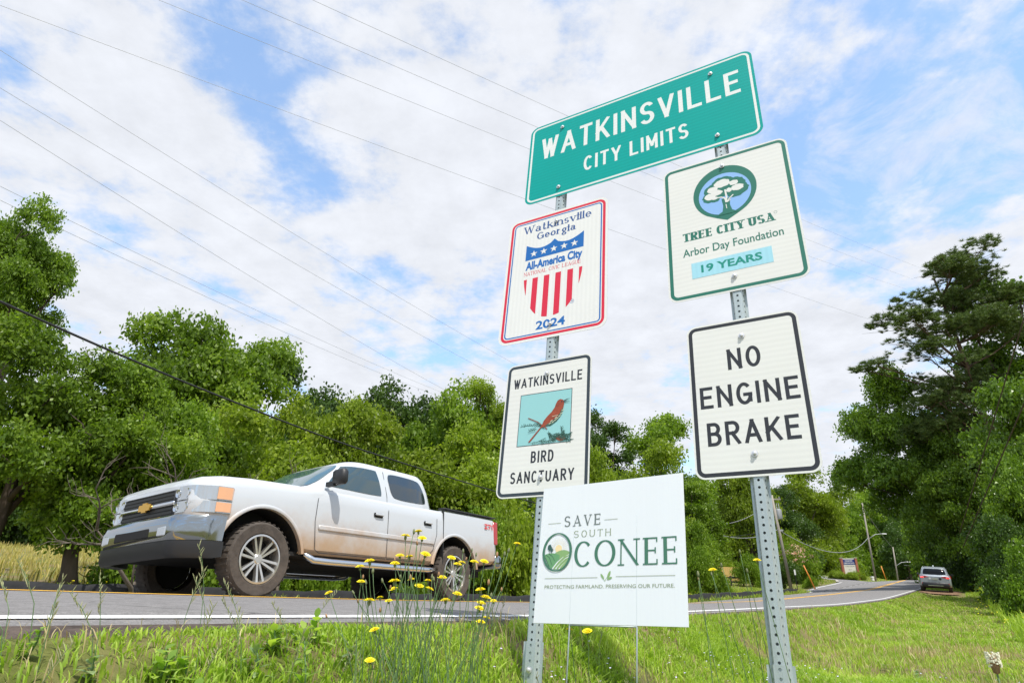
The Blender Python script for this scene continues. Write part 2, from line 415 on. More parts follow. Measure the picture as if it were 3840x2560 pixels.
nc = np.array(near_curb); patch('side_road_edge_line', nc[:5] + [0, .25], nc[:5] + [0, .42], M_white, .045)
kb = nc[4:]; patch('side_road_kerb', kb, kb + np.array([0.2, -.35]), M_conc, .10)
fk = np.array(far_curb); patch('side_road_kerb', fk, fk + np.array([.25, .3]), M_conc, .10)
patch('lawn_clay', [(88, -13.5), (96, -17.5), (110, -22)], [(88, -14.6), (96, -19), (108, -24)], M_dirt, .05)
# bare clay pull-off under the SUV
dj = lambda s, t: .12 * np.sin(s * 3.1 + t) + .07 * np.sin(s * 7.7)
sheet('clay_pulloff', np.linspace(40.2, 49, 40), np.linspace(.42, 2.5, 9), M_dirt, .055, lambda s, t: zst(s, t, False), jag=dj)
# road that crosses beyond the SUV on the right
sheet('far_driveway', np.linspace(98, 106, 8), np.linspace(.4, 40, 20), M_asph, .06, lambda s, t: zst(s, t, False))

# low black edging along the far side of the road
M_black = mat('black_barrier_fabric', (.022, .022, .024), .75, var=.3, scale=5, bump=.5, bscale=12)
b_ = MB(); rings = []
for s in np.linspace(-40, 44, 240):
    t = -7.55 + .04 * math.sin(s * .9); x, y = xy(s, t); z = float(zst(s, t, False)); h = .33 + .02 * math.sin(s * 1.7) + .012 * math.sin(s * 6.1)
    rings.append([(x + DY * a, y - DX * a, z + c) for a, c in ((.06, -.1), (.055, h * .8), (.03, h), (-.03, h), (-.055, h * .8), (-.06, -.1))])
b_.loft(rings, cap=True)
tag(b_.build('edging_barrier', M_black, smooth=True, sharp=50), 'low black edging barrier running along the far side of the road behind the pickup', 'barrier')

# ------------------------------------------------------------------ grass
M_grass = leafmat('grass_blades', [(0, (.16, .25, .025)), (.35, (.28, .40, .05)), (.65, (.42, .51, .09)), (.84, (.53, .55, .15)), (.95, (.64, .56, .27)), (1, (.70, .60, .38))], .42, .45, spec=.3, spatial=1.1)
M_straw = leafmat('tall_meadow_grass', [(0, (.34, .33, .08)), (.5, (.48, .42, .13)), (1, (.62, .52, .22))], .35, .6, tcol=(1.2, 1.1, .5))
M_lawn = leafmat('lawn_blades', [(0, (.16, .24, .03)), (.6, (.28, .36, .055)), (1, (.38, .42, .09))], .4, .5)
M_dry = leafmat('dry_grass', [(0, (.38, .3, .14)), (1, (.6, .5, .28))], .3, .6, tcol=(1.1, 1, .6))
_tab = np.random.default_rng(5).random((64, 64))
def vn(u, v):
    i, j = np.floor(u).astype(int), np.floor(v).astype(int); a, b = u - i, v - j; a = a * a * (3 - 2 * a); b = b * b * (3 - 2 * b); g = lambda p, q: _tab[p % 64, q % 64]
    return (g(i, j) * (1 - a) + g(i + 1, j) * a) * (1 - b) + (g(i, j + 1) * (1 - a) + g(i + 1, j + 1) * a) * b
clump = lambda S, T: np.clip(1.5 * (.55 * vn(S * 2.2, T * 2.2) + .3 * vn(S * 6 + 9, T * 6) + .15 * vn(S * 15, T * 15 + 4)) - .28, 0, 1)
def blades(name, S, T, hmin, hmax, w, m, lean=.5, seed=0, zoff=0, kind='stuff', parent=None, zf_=zst):
    r = np.random.default_rng(seed); N = len(S); x, y = xy(S, T); z = zf_(S, T) + zoff
    h = r.uniform(hmin, hmax, N) * np.clip(.35 + T * .8, .4, 1) ** (T > 0) * (.6 + 1.1 * clump(S * .7 + 3, T * .9)) if np.isscalar(hmin) else r.uniform(0.6, 1, N) * hmax
    az = r.uniform(0, 2 * PI, N); ln = r.uniform(.1, 1, N) * lean; fa = az + r.normal(0, .5, N)
    ww = (w if np.isscalar(w) else w) * r.uniform(.6, 1.2, N)
    sx, sy = -np.sin(fa) * ww, np.cos(fa) * ww; dx, dy = np.cos(az), np.sin(az)
    P = np.stack([x, y, z], -1)
    def lv(f, hf, wf):
        c = P + np.stack([dx * h * ln * f * f, dy * h * ln * f * f, h * hf], -1); o_ = np.stack([sx * wf, sy * wf, 0 * sx], -1)
        return c - o_, c + o_
    a, b = lv(0, -.05, .6); c, d = lv(.45, .45, 1.0); e, f_ = lv(.8, .78, .7); g, _ = lv(1.15, .96 - .0, 0)
    V = np.stack([a, b, c, d, e, f_, g], 1)
    me = quads_mesh(name, V, m, 7, [(0, 1, 3, 2), (2, 3, 5, 4), (4, 5, 6)])
    o = link(name, me, None, parent); me.shade_smooth()
    return tag(o, kind=kind) if kind else o
def scatter(n, s0, s1, t0, t1, seed, keep=None):
    r = np.random.default_rng(seed); S = r.uniform(s0, s1, n); T = r.uniform(t0, t1, n); x, y = xy(S, T)
    k = (y > .9) & (np.abs(x / np.maximum(y, .1)) < .84)
    if keep is not None: k &= keep(S, T, x, y, r)
    return S[k], T[k]
edge = lambda S, T, x, y, r: r.random(len(S)) < np.clip((T - .17 - .05 * np.sin(S * 2.3 + 1)) / .14, .02, 1) * np.clip(1.7 * clump(S, T) - .06, .04, 1)
nb = 0
S, T = scatter(170000, -9, -1, .12, 2.9, 1, edge); S2 = S
blades('grass', S, T, .025, .072, .0036, M_grass, 1.0, 1)
S, T = scatter(60000, -3, 8, .24, 5.5, 2, edge); blades('grass', S, T, .03, .085, .0055, M_grass, .9, 2)
S, T = scatter(70000, 6, 22, .22, 6.5, 3, edge); blades('grass', S, T, .035, .085, .010, M_grass, .8, 3)
S, T = scatter(60000, 20, 60, .2, 8, 4, lambda S, T, x, y, r: ~((S > 38.5) & (S < 50) & (T < 2.8) & (T > .3))); blades('grass', S, T, .04, .09, .022, M_grass, .8, 4)
# coarse crabgrass blades of the foreground bank
S, T = scatter(16000, -9, -2, .4, 2.6, 5, lambda S, T, x, y, r: (r.random(len(S)) < clump(S * 1.3, T) ** 2)); blades('crabgrass', S, T, .05, .10, .0058, M_grass, 1.4, 5)
S, T = scatter(15000, -9, 6, .2, 3.5, 6, lambda S, T, x, y, r: (r.random(len(S)) < (1 - clump(S, T)) ** 2)); blades('dry_grass', S, T, .05, .15, .0024, M_dry, .6, 6)
S, T = scatter(20000, 2, 40, .4, 5.5, 16, lambda S, T, x, y, r: (r.random(len(S)) < (1 - clump(S * .4, T)) ** 2)); blades('dry_grass', S, T, .07, .16, .006, M_dry, .5, 16)
# taller rough growth along the foot of the right-hand wood
S, T = scatter(16000, 6, 60, 3.6, 6.5, 7); blades('rough_grass', S, T, .15, .42, .012, M_grass, .5, 7)
# verge beyond the barrier, meadow and lawns
S, T = scatter(42000, -25, 48, -12, -7.2, 8); blades('verge_grass', S, T, .06, .2, .018, M_lawn, .6, 8)
S, T = scatter(70000, -40, 45, -70, -13, 9, lambda S, T, x, y, r: x / y < -.3); blades('meadow_grass', S, T, .10, .30, .018, M_straw, .35, 9)
S, T = scatter(30000, 45, 140, -45, -7, 10, lambda S, T, x, y, r: (np.interp(S, nc[:, 0], nc[:, 1]) > T + .3) & ~((S > 101) & (T > np.interp(S, fk[:, 0], fk[:, 1]) - .3) & (T < np.interp(S, nc[:, 0], nc[:, 1])) & (S < 101))); blades('lawn_grass', S, T, .04, .10, .05, M_lawn, .6, 10)
S, T = scatter(16000, 101, 150, -36, -7.4, 12, lambda S, T, x, y, r: (T > np.interp(S, fk[:, 0], fk[:, 1]) + .5)); blades('lawn_grass', S, T, .05, .12, .06, M_lawn, .6, 12)
# small flowers: tiny yellow ones over the verge, pale lilac ones round the yard sign
M_petal = mat('yellow_petals', (.92, .78, .008), .6, var=.06, scale=60)
M_petal2 = mat('lilac_petals', (.62, .58, .78), .6)
def specks(name, S, T, h, size, m, seed):
    r = np.random.default_rng(seed); x, y = xy(S, T); P = np.stack([x, y, zst(S, T) + r.uniform(h[0], h[1], len(S))], -1); N = len(S)
    V = []
    for k in range(6):
        a = k * PI / 3; V.append(P + np.stack([np.cos(a) * size + 0 * x, np.sin(a) * size + 0 * x, r.uniform(-.3, .6, N) * size], -1))
    return tag(link(name, quads_mesh(name, np.stack(V, 1), m, 6), None), kind='stuff')
S, T = scatter(900, -8, 40, -11.5, -7.7, 13); specks('verge_flowers', S, T, (.15, .32), .022, M_petal, 13)
S, T = scatter(420, -6.5, -2, .8, 3.2, 14, lambda S, T, x, y, r: x > -.1); specks('lilac_wildflowers', S, T, (.06, .26), .007, M_petal2, 14)
S, T = scatter(260, 8, 50, 3.0, 5.6, 15); specks('roadside_flowers', S, T, (.2, .45), .022, M_petal, 15)
# ------------------------------------------------------------------ signs
class Flat:
    """printed shapes on a sign: polygons in (u, v), each a hair in front of the last"""
    def __init__(s, base=0.0025, step=0.00003): s.mb = MB(); s.y = base; s.step = step
    def poly(s, pts, mi=None, up=True):
        s.mb.add([(u, -s.y, v) for u, v in pts], [tuple(range(len(pts)))], mi)
        if up: s.y += s.step
    def strip(s, pts, w, closed=False):
        pts = [np.array(p, float) for p in pts]; n = len(pts); L, Rr = [], []
        if not hasattr(w, '__len__'): w = [w] * n
        for i in range(n):
            if closed: a, c = pts[i - 1], pts[(i + 1) % n]
            else: a, c = pts[max(i - 1, 0)], pts[min(i + 1, n - 1)]
            d1 = pts[i] - a; d2 = c - pts[i]
            n1 = np.linalg.norm(d1); n2 = np.linalg.norm(d2)
            d1 = d1 / n1 if n1 > 1e-9 else d2 / n2; d2 = d2 / n2 if n2 > 1e-9 else d1
            t = d1 + d2; tl = np.linalg.norm(t); t = t / tl if tl > 1e-6 else d1
            nn = np.array([-t[1], t[0]]); k = max(.45, abs(nn @ np.array([-d1[1], d1[0]])))
            L.append(pts[i] + nn * w[i] / 2 / k); Rr.append(pts[i] - nn * w[i] / 2 / k)
        return L, Rr
    def stroke(s, pts, w, closed=False, clamp=None, up=True):
        L, Rr = s.strip(pts, w, closed); n = len(L)
        P = L + Rr
        if clamp: P = [(p[0], min(max(p[1], clamp[0]), clamp[1])) for p in P]
        s.mb.add([(p[0], -s.y, p[1]) for p in P], [(i, n + i, n + (i + 1) % n, (i + 1) % n) for i in range(n if closed else n - 1)])
        if up: s.y += s.step
    def build(s, name, m, parent):
        o = s.mb.build(name, m, parent, fix=False); return o

def arc(cx, cy, rx, ry, a0, a1, n=14):
    return [(cx + rx * math.cos(R(a0 + (a1 - a0) * i / n)), cy + ry * math.sin(R(a0 + (a1 - a0) * i / n))) for i in range(n + 1)]
# glyphs: width, strokes (weight, points), serif points.  x 0..1, y 0..1
Q = {
 'A': (.74, [('t', [(0, 0), (.5, 1)]), ('T', [(.5, 1), (1, 0)]), ('t', [(.2, .3), (.8, .3)])], [(0, 0), (1, 0)]),
 'B': (.62, [('T', [(0, 0), (0, 1)]), ('c', [(0, 1), (.5, 1)] + arc(.5, .76, .42, .24, 90, -90) + [(0, .52)]), ('c', [(0, .52), (.5, .52)] + arc(.5, .26, .5, .26, 90, -90) + [(0, 0)])], []),
 'C': (.66, [('c', arc(.52, .5, .52, .5, 42, 318, 26))], []),
 'D': (.66, [('T', [(0, 0), (0, 1)]), ('c', [(0, 1), (.4, 1)] + arc(.4, .5, .6, .5, 90, -90, 20) + [(0, 0)])], []),
 'E': (.56, [('T', [(0, 0), (0, 1)]), ('t', [(0, 1), (1, 1)]), ('t', [(0, .52), (.85, .52)]), ('t', [(0, 0), (1, 0)])], [(0, 0), (0, 1)]),
 'F': (.54, [('T', [(0, 0), (0, 1)]), ('t', [(0, 1), (1, 1)]), ('t', [(0, .52), (.85, .52)])], [(0, 0), (0, 1)]),
 'G': (.68, [('c', arc(.52, .5, .52, .5, 42, 352, 26)), ('t', [(.58, .44), (1.03, .44)]), ('T', [(1.0, .44), (1.0, .12)])], []),
 'H': (.66, [('T', [(0, 0), (0, 1)]), ('T', [(1, 0), (1, 1)]), ('t', [(0, .52), (1, .52)])], [(0, 0), (0, 1), (1, 0), (1, 1)]),
 'I': (.0, [('T', [(.5, 0), (.5, 1)])], [(.5, 0), (.5, 1)]),
 'K': (.66, [('T', [(0, 0), (0, 1)]), ('t', [(0, .36), (.95, 1)]), ('T', [(.34, .6), (1, 0)])], [(0, 0), (0, 1)]),
 'L': (.56, [('T', [(0, 1), (0, 0)]), ('t', [(0, 0), (1, 0)])], [(0, 0), (0, 1)]),
 'M': (.80, [('t', [(0, 0), (0, 1)]), ('T', [(0, 1), (.5, .25)]), ('t', [(.5, .25), (1, 1)]), ('T', [(1, 1), (1, 0)])], [(0, 0), (1, 0)]),
 'N': (.68, [('t', [(0, 0), (0, 1)]), ('T', [(0, 1), (1, 0)]), ('t', [(1, 0), (1, 1)])], [(0, 0), (0, 1), (1, 1)]),
 'O': (.70, [('o', arc(.5, .5, .5, .5, 90, 450, 32)[:-1])], []),
 'P': (.6, [('T', [(0, 0), (0, 1)]), ('c', [(0, 1), (.5, 1)] + arc(.5, .74, .5, .26, 90, -90) + [(0, .48)])], [(0, 0)]),
 'R': (.64, [('T', [(0, 0), (0, 1)]), ('c', [(0, 1), (.52, 1)] + arc(.52, .74, .46, .26, 90, -90) + [(0, .48)]), ('T', [(.46, .48), (1, 0)])], [(0, 0), (1, 0)]),
 'S': (.62, [('c', arc(.5, .75, .47, .25, 25, 180, 12) + arc(.5, .75, .47, .25, 180, 262, 6)[1:] + arc(.5, .25, .5, .25, 82, 0, 6) + arc(.5, .25, .5, .25, 0, -155, 12)[1:])], []),
 'T': (.60, [('T', [(.5, 0), (.5, 1)]), ('t', [(0, 1), (1, 1)])], [(.5, 0)]),
 'U': (.66, [('c', [(0, 1), (0, .36)] + arc(.5, .36, .5, .36, 180, 360, 16) + [(1, 1)])], [(0, 1), (1, 1)]),
 'V': (.70, [('T', [(0, 1), (.5, 0)]), ('t', [(.5, 0), (1, 1)])], [(0, 1), (1, 1)]),
 'W': (.92, [('T', [(0, 1), (.27, 0)]), ('t', [(.27, 0), (.5, .92)]), ('T', [(.5, .92), (.73, 0)]), ('t', [(.73, 0), (1, 1)])], [(0, 1), (1, 1)]),
 'Y': (.68, [('T', [(.5, 0), (.5, .45)]), ('T', [(0, 1), (.5, .42)]), ('t', [(.5, .42), (1, 1)])], [(.5, 0), (0, 1), (1, 1)]),
 'a': (.42, [('c', [(.08, .52)] + arc(.5, .46, .42, .2, 120, 0, 8) + [(.92, 0)]), ('o', arc(.45, .19, .42, .19, 90, 450, 14)[:-1])], [(.92, 0)]),
 'e': (.42, [('c', [(.1, .34), (.9, .34)] + arc(.5, .33, .48, .33, 0, 320, 16))], []),
 'g': (.44, [('o', arc(.48, .40, .42, .25, 90, 450, 14)[:-1]), ('t', [(.7, .6), (1, .66)]), ('o', arc(.48, -.16, .46, .16, 90, 450, 14)[:-1]), ('t', [(.3, .17), (.2, .04)])], []),
 'i': (.0, [('T', [(.5, 0), (.5, .66)]), ('T', [(.5, .84), (.5, .98)])], [(.5, 0), (.5, .66)]),
 'k': (.46, [('T', [(0, 0), (0, 1)]), ('t', [(0, .25), (.85, .66)]), ('T', [(.35, .4), (1, 0)])], [(0, 0), (1, 0)]),
 'l': (.0, [('T', [(.5, 0), (.5, 1)])], [(.5, 0)]),
 'n': (.44, [('T', [(0, 0), (0, .66)]), ('c', [(0, .45)] + arc(.5, .42, .5, .24, 160, 0, 10) + [(1, 0)])], [(0, 0), (1, 0)]),
 'o': (.46, [('o', arc(.5, .33, .5, .33, 90, 450, 20)[:-1])], []),
 'r': (.30, [('T', [(0, 0), (0, .66)]), ('c', [(0, .42), (.4, .62), (1, .62)])], [(0, 0)]),
 's': (.32, [('c', arc(.5, .49, .45, .17, 30, 262, 12) + arc(.5, .17, .5, .17, 82, -150, 12))], []),
 't': (.28, [('T', [(.4, .9), (.4, .12), (.6, 0), (1, .04)]), ('t', [(0, .66), (1, .66)])], []),
 'v': (.44, [('T', [(0, .66), (.5, 0)]), ('t', [(.5, 0), (1, .66)])], [(0, .66), (1, .66)]),
}
def letters(F, text, x0, x1, y0, h, sw, thin=None, serif=False, gap=.2, space=.5, skew=0):
    """text set from x0 to x1 on baseline y0; sw stroke width, thin the light strokes"""
    thin = thin or sw
    ws = [(Q[c][0] if c != ' ' else space) for c in text]; n = len(text)
    tot = sum(ws) * h; nsw = sum(1 for c in text if c != ' ') * sw
    gaps = sum(1 for a, b in zip(text, text[1:])) * gap * h
    k = (x1 - x0 - nsw) / (tot + gaps) if tot + gaps else 1
    x = x0; lo, hi = y0, y0 + h; ybase = F.y; ytop = F.y
    for c in text:
        ytop = max(ytop, F.y); F.y = ybase
        if c == ' ': x += (space + gap) * h * k; continue
        w, strokes, ser = Q[c]; W_ = w * h * k
        iv = thin if serif else sw
        def mp(p): return (x + sw / 2 + p[0] * W_, y0 + iv / 2 + p[1] * (h - iv)) if 0 <= p[1] <= 1 else (x + sw / 2 + p[0] * W_, y0 + p[1] * h)
        if w == 0: mp = lambda p: (x + sw / 2, y0 + iv / 2 + p[1] * (h - iv))
        for kind, pts in strokes:
            P = [mp(p) for p in pts]
            if kind in 'Tt':
                wd = sw if (kind == 'T' or not serif) else thin
                for e, g in ((0, 1), (-1, -2)):
                    d = np.array(P[e]) - np.array(P[g]); d = d / (np.linalg.norm(d) + 1e-9)
                    ex = wd * .5 if not (serif and kind == 't' and abs(d[1]) < .3) else (sw * .45 if c == 'T' else 0)
                    P[e] = tuple(np.array(P[e]) + d * ex)
                F.stroke(P, wd, clamp=(lo, hi) if all(0 <= q[1] <= 1 for q in pts) else None)
                if serif and kind == 't' and len(pts) == 2 and abs(pts[0][1] - pts[1][1]) < .01 and c in 'ETLF':
                    for e in ((0, -1) if c == 'T' else (-1,)):
                        q = P[e]; yy = pts[e][1]
                        a, b = (q[1] - .15 * h, q[1] + thin / 2) if yy > .9 else ((q[1] - thin / 2, q[1] + .17 * h) if yy < .1 else (q[1] - .11 * h, q[1] + .11 * h))
                        F.stroke([(q[0], a), (q[0], b)], thin * .95)
            else:
                if serif:
                    m_ = len(P); wd = []
                    for i in range(m_):
                        a = P[i - 1] if (i or kind == 'o') else P[0]; b = P[(i + 1) % m_] if (i < m_ - 1 or kind == 'o') else P[-1]
                        d = (b[0] - a[0], b[1] - a[1]); L = math.hypot(*d) + 1e-9
                        wd.append(thin + (sw - thin) * (abs(d[1]) / L) ** 1.6)
                else: wd = sw
                F.stroke(P, wd, closed=(kind == 'o'), clamp=None)
        if serif:
            for p in ser:
                q = mp(p); e = sw * .85 + .018 * h; yy = q[1] - (iv / 2 if p[1] < .1 else -iv / 2) + (thin / 2 if p[1] < .1 else -thin / 2)
                F.stroke([(q[0] - e, yy), (q[0] + e, yy)], thin * .9)
        x += W_ + sw + gap * h * k
    F.y = ybase + .00002

_tc = {}
def bfont(F, text, x0, x1, y0, h, bold=0.0, mi=None, y1=None):
    """text in the built-in face, fitted between x0 and x1, capital height h"""
    cu = bpy.data.curves.new('t', 'FONT'); cu.body = text; cu.size = 1; cu.offset = bold; cu.resolution_u = 3; cu.fill_mode = 'FRONT'
    ob = bpy.data.objects.new('t', cu); me = bpy.data.meshes.new_from_object(ob)
    P = np.array([v.co[:2] for v in me.vertices]); lo = P.min(0); hi = P.max(0)
    cap = .729 + bold * 2 if not any(c in text for c in '') else 1
    sx = (x1 - x0) / (hi[0] - lo[0]); sy = h / (.70 + bold * 2)
    F.mb.add([(x0 + (p[0] - lo[0]) * sx, -F.y, y0 + (p[1] + bold) * sy) for p in P], [tuple(p.vertices) for p in me.polygons], mi)
    F.y += F.step
    bpy.data.objects.remove(ob); bpy.data.curves.remove(cu); bpy.data.meshes.remove(me)

def rrect(w, h, r, n=7):
    P = []
    for cx, cy, a in ((w / 2 - r, h / 2 - r, 0), (-w / 2 + r, h / 2 - r, 90), (-w / 2 + r, -h / 2 + r, 180), (w / 2 - r, -h / 2 + r, 270)):
        P += arc(cx, cy, r, r, a, a + 90, n)
    return P
def ringshape(F, w, h, r, wid):
    F.stroke(rrect(w - wid, h - wid, max(r - wid / 2, .004)), wid, closed=True)

def sheeting(name, col, axis='z', amp=.045, freq=62, rough=.38):
    """retroreflective sheeting: fine printed cell rows give faint bands"""
    m, nt, b = newmat(name); n, l = nt.nodes, nt.links
    t = n.new('ShaderNodeTexCoord'); wv = n.new('ShaderNodeTexWave'); wv.bands_direction = axis.upper(); wv.inputs['Scale'].default_value = freq / 2 / PI
    wv.inputs['Distortion'].default_value = 1.2; wv.inputs['Detail'].default_value = 2; wv.inputs['Detail Scale'].default_value = 1
    l.new(t.outputs['Object'], wv.inputs['Vector'])
    nz = n.new('ShaderNodeTexNoise'); nz.inputs['Scale'].default_value = 3; nz.inputs['Detail'].default_value = 4; l.new(t.outputs['Object'], nz.inputs['Vector'])
    a = n.new('ShaderNodeMath'); a.operation = 'MULTIPLY_ADD'; l.new(wv.outputs['Fac'], a.inputs[0]); a.inputs[1].default_value = amp; a.inputs[2].default_value = 1 - amp * .5
    a2 = n.new('ShaderNodeMath'); a2.operation = 'MULTIPLY_ADD'; l.new(nz.outputs['Fac'], a2.inputs[0]); a2.inputs[1].default_value = .10; a2.inputs[2].default_value = -.05
    a3 = n.new('ShaderNodeMath'); a3.operation = 'ADD'; l.new(a.outputs[0], a3.inputs[0]); l.new(a2.outputs[0], a3.inputs[1])
    mx_ = n.new('ShaderNodeMix'); mx_.data_type = 'RGBA'; mx_.blend_type = 'MULTIPLY'; mx_.inputs['Factor'].default_value = 1
    mx_.inputs['A'].default_value = (*col, 1); l.new(a3.outputs[0], mx_.inputs['B']); l.new(mx_.outputs['Result'], b.inputs['Base Color'])
    b.inputs['Roughness'].default_value = rough; b.inputs['Specular IOR Level'].default_value = .2
    vo = n.new('ShaderNodeTexVoronoi'); vo.inputs['Scale'].default_value = 260; l.new(t.outputs['Object'], vo.inputs['Vector'])
    bp = n.new('ShaderNodeBump'); bp.inputs['Strength'].default_value = .08; bp.inputs['Distance'].default_value = .002; l.new(vo.outputs['Distance'], bp.inputs['Height']); l.new(bp.outputs[0], b.inputs['Normal'])
    return m
SH_w = sheeting('white_reflective_sheeting', (.74, .74, .70)); SH_wv = sheeting('white_reflective_sheeting_upright', (.76, .76, .73), 'x')
SH_g = sheeting('green_reflective_sheeting', (.0, .335, .295), amp=.10)
SH_wt = sheeting('white_reflective_print', (.74, .76, .73))
I_black = mat('black_sign_ink', (.022, .024, .028), .35); I_dgreen = mat('dark_green_ink', (.012, .155, .105), .4)
I_red = mat('red_sign_ink', (.66, .015, .045), .4); I_blue = mat('blue_sign_ink', (.004, .13, .43), .4)
I_navy = mat('navy_sign_ink', (.03, .09, .27), .4)
I_lblue = mat('light_blue_ink', (.25, .45, .78), .4); I_cyan = sheeting('pale_cyan_sticker', (.36, .66, .76), 'x'); I_teal = mat('teal_ink', (.0, .25, .19), .4)
I_slate = mat('slate_border_ink', (.032, .045, .055), .35)
M_galv = mat('galvanised_steel', (.44, .50, .50), .45, .4, var=.14, scale=7, bump=.15, bscale=30, stretch=(1, 1, .15))
M_bolt = mat('zinc_bolt', (.66, .66, .66), .4, .6)
M_alu = mat('sign_aluminium', (.55, .56, .56), .4, .6)

YAW, BACK, SIDE = R(-29.06), R(-8.27), R(0.98)
PLANE = Matrix.Translation((.7, 3.3034, 0)) @ (Matrix.Rotation(YAW, 4, 'Z') @ Matrix.Rotation(BACK, 4, 'X') @ Matrix.Rotation(SIDE, 4, 'Y'))
bm_ = MB(); bm_.lathe([(.0165, 0), (.0165, -.003), (.010, -.0035), (.0098, -.011), (.006, -.0135), (.0, -.0136)], 'y', 12, cap=False)
bolt_me = bm_.mesh('bolt', True); bolt_me.materials.append(M_bolt); bolt_me.shade_smooth(); bolt_me.set_sharp_from_angle(angle=R(40))

def sign(label, u, v, w, h, r, face, M_=PLANE, thick=.0032, cat='road sign', name='road_sign'):
    root = empty(name, label=label, cat=cat)
    root.matrix_world = M_ @ Matrix.Translation((u, 0, v))
    mb = MB(); P = rrect(w, h, r)
    mb.loft([[(a, 0, b) for a, b in P], [(a, -.0021, b) for a, b in P]], mi=0)
    mb.m[-1] = 0; mb.m[-2] = 1
    back = MB(); pn = mb.build('panel', [face, M_alu], root)
    # aluminium edge and back
    for p in pn.data.polygons: p.material_index = 0 if p.normal.y < -.9 else 1
    return root
def bolts(root, pts):
    for u, v in pts:
        o = bpy.data.objects.new('bolt', bolt_me); COL.objects.link(o); o.parent = root; o.location = (u, -.0062, v)

# 1 green city-limits panel
g = sign('long green sign with white lettering, highest of all, spanning both posts', -.064, 3.338, 1.811, .875, .07, SH_g)
F = Flat(); ringshape(F, 1.775, .840, .055, .017); F.build('border', SH_wt, g)
F = Flat(); letters(F, 'WATKINSVILLE', -.79, .80, .024, .240, .032, gap=.24); F.build('lettering', SH_wt, g)
F = Flat(); letters(F, 'CITY LIMITS', -.40, .415, -.258, .152, .0215, gap=.26, space=.35); F.build('lettering', SH_wt, g)
bolts(g, [(-.605, .327), (.608, .320), (-.607, -.344), (.610, -.333)])

# 2 white sign with the shield
a = sign('white sign with red and blue rim, striped shield and the year 2024', -.667, 2.193, .821, 1.126, .07, SH_wv)
F = Flat(); ringshape(F, .782, 1.086, .055, .020); F.build('red_border', I_red, a)
F = Flat(); ringshape(F, .728, 1.032, .032, .0095); F.build('blue_border', I_blue, a)
F = Flat()
letters(F, 'Watkinsville', -.280, .280, .408, .072, .0125, .006, True, gap=.11)
F.build('lettering', I_navy, a); F = Flat(); letters(F, 'Georgia', -.162, .155, .325, .064, .0125, .006, True, gap=.12)
F.build('lettering', I_navy, a)
F = Flat()
top = [(-.246, .290)] + [(-.246 + .236 * k / 8, .290 - .052 * math.sin(PI * .9 * k / 8) + .003 * k / 8) for k in range(1, 8)] + [(-.010, .290)] + [(-.010 + .236 * k / 8, .290 - .052 * math.sin(PI * (.1 + .9 * k / 8))) for k in range(1, 8)] + [(.226, .291)]
F.poly(top[::-1] + [(-.246, .145), (.226, .145)]); F.build('shield_top', I_blue, a)
F = Flat(.0032)
for k in range(5):
    cx = -.178 + k * .0828; cy = .196
    F.poly([(cx + (.031 if j % 2 == 0 else .0125) * math.sin(j * PI / 5), cy + (.031 if j % 2 == 0 else .0125) * math.cos(j * PI / 5)) for j in range(10)])
F.build('star', SH_wv, a)
F = Flat(); bfont(F, 'All-America City', -.238, .219, .053, .078, bold=.045); F.build('lettering', I_blue, a)
F = Flat(); letters(F, 'NATIONAL CIVIC LEAGUE', -.246, .208, .003, .033, .0036, .0022, True, gap=.16, space=.35); F.build('small_lettering', I_red, a)
F = Flat()
def shield_y(x): return -.388 * (1 - (abs(x + .01) / .235) ** 2.6) ** .62 if abs(x + .01) < .235 else -.03
for xa, xb in ((-.243, -.218), (-.171, -.127), (-.078, -.034), (.014, .058), (.108, .152), (.198, .222)):
    n_ = 6; P = [(xa, -.03), (xb, -.03)] + [(xb + (xa - xb) * i / n_, min(-.031 - .001 * i, shield_y(xb + (xa - xb) * i / n_))) for i in range(n_ + 1)]
    F.poly(P)
F.build('shield_stripes', I_red, a)
F = Flat(); bfont(F, '2024', -.115, .108, -.482, .070, bold=.028); F.build('lettering', I_blue, a)
F = Flat(); F.stroke(arc(.153, -.307, .015, .015, 0, 360, 16)[:-1], .0022, closed=True); letters(F, 'R', .1475, .1595, -.3145, .015, .0022); F.build('registered_mark', I_blue, a)
bolts(a, [(-.003, .454), (-.001, -.457)])

# 3 tree city sign
t_ = sign('big square-cornered white sign with a tree emblem and pale blue sticker, under the green sign', .557, 2.254, .808, 1.106, .06, SH_w)
F = Flat(); ringshape(F, .784, 1.082, .05, .022); F.build('border', I_dgreen, t_)
F = Flat()
ov = []
for k in range(48):
    an = 2 * PI * k / 48; x = .200 * math.sin(an); y = .235 + .218 * math.cos(an)
    ov.append((x - .008, y))
ov = [(x, (y if y > .06 or abs(x + .008) > .12 else y)) for x, y in ov]
# pointed foot
ov2 = [p for p in ov if not (p[1] < .055 and abs(p[0] + .008) < .10)]
i0 = max(range(len(ov2)), key=lambda i: math.hypot(ov2[i][0] - ov2[(i + 1) % len(ov2)][0], ov2[i][1] - ov2[(i + 1) % len(ov2)][1]))
ov2 = ov2[:i0 + 1] + [(.055, .024), (-.008, -.010), (-.071, .024)] + ov2[i0 + 1:]
F.poly(ov2[::-1]); F.build('emblem_oval', I_dgreen, t_)
F = Flat(.0033); F.poly(arc(-.008, .215, .165, .174, 0, 360, 40)[:-1]); F.build('emblem_sky', I_lblue, t_)
F = Flat(.0038)
rr = random.Random(3)
def blob(cx, cy, rx, ry, n, j): return [(cx + rx * (1 + rr.uniform(-j, j)) * math.cos(2 * PI * k / n), cy + ry * (1 + rr.uniform(-j, j)) * math.sin(2 * PI * k / n)) for k in range(n)]
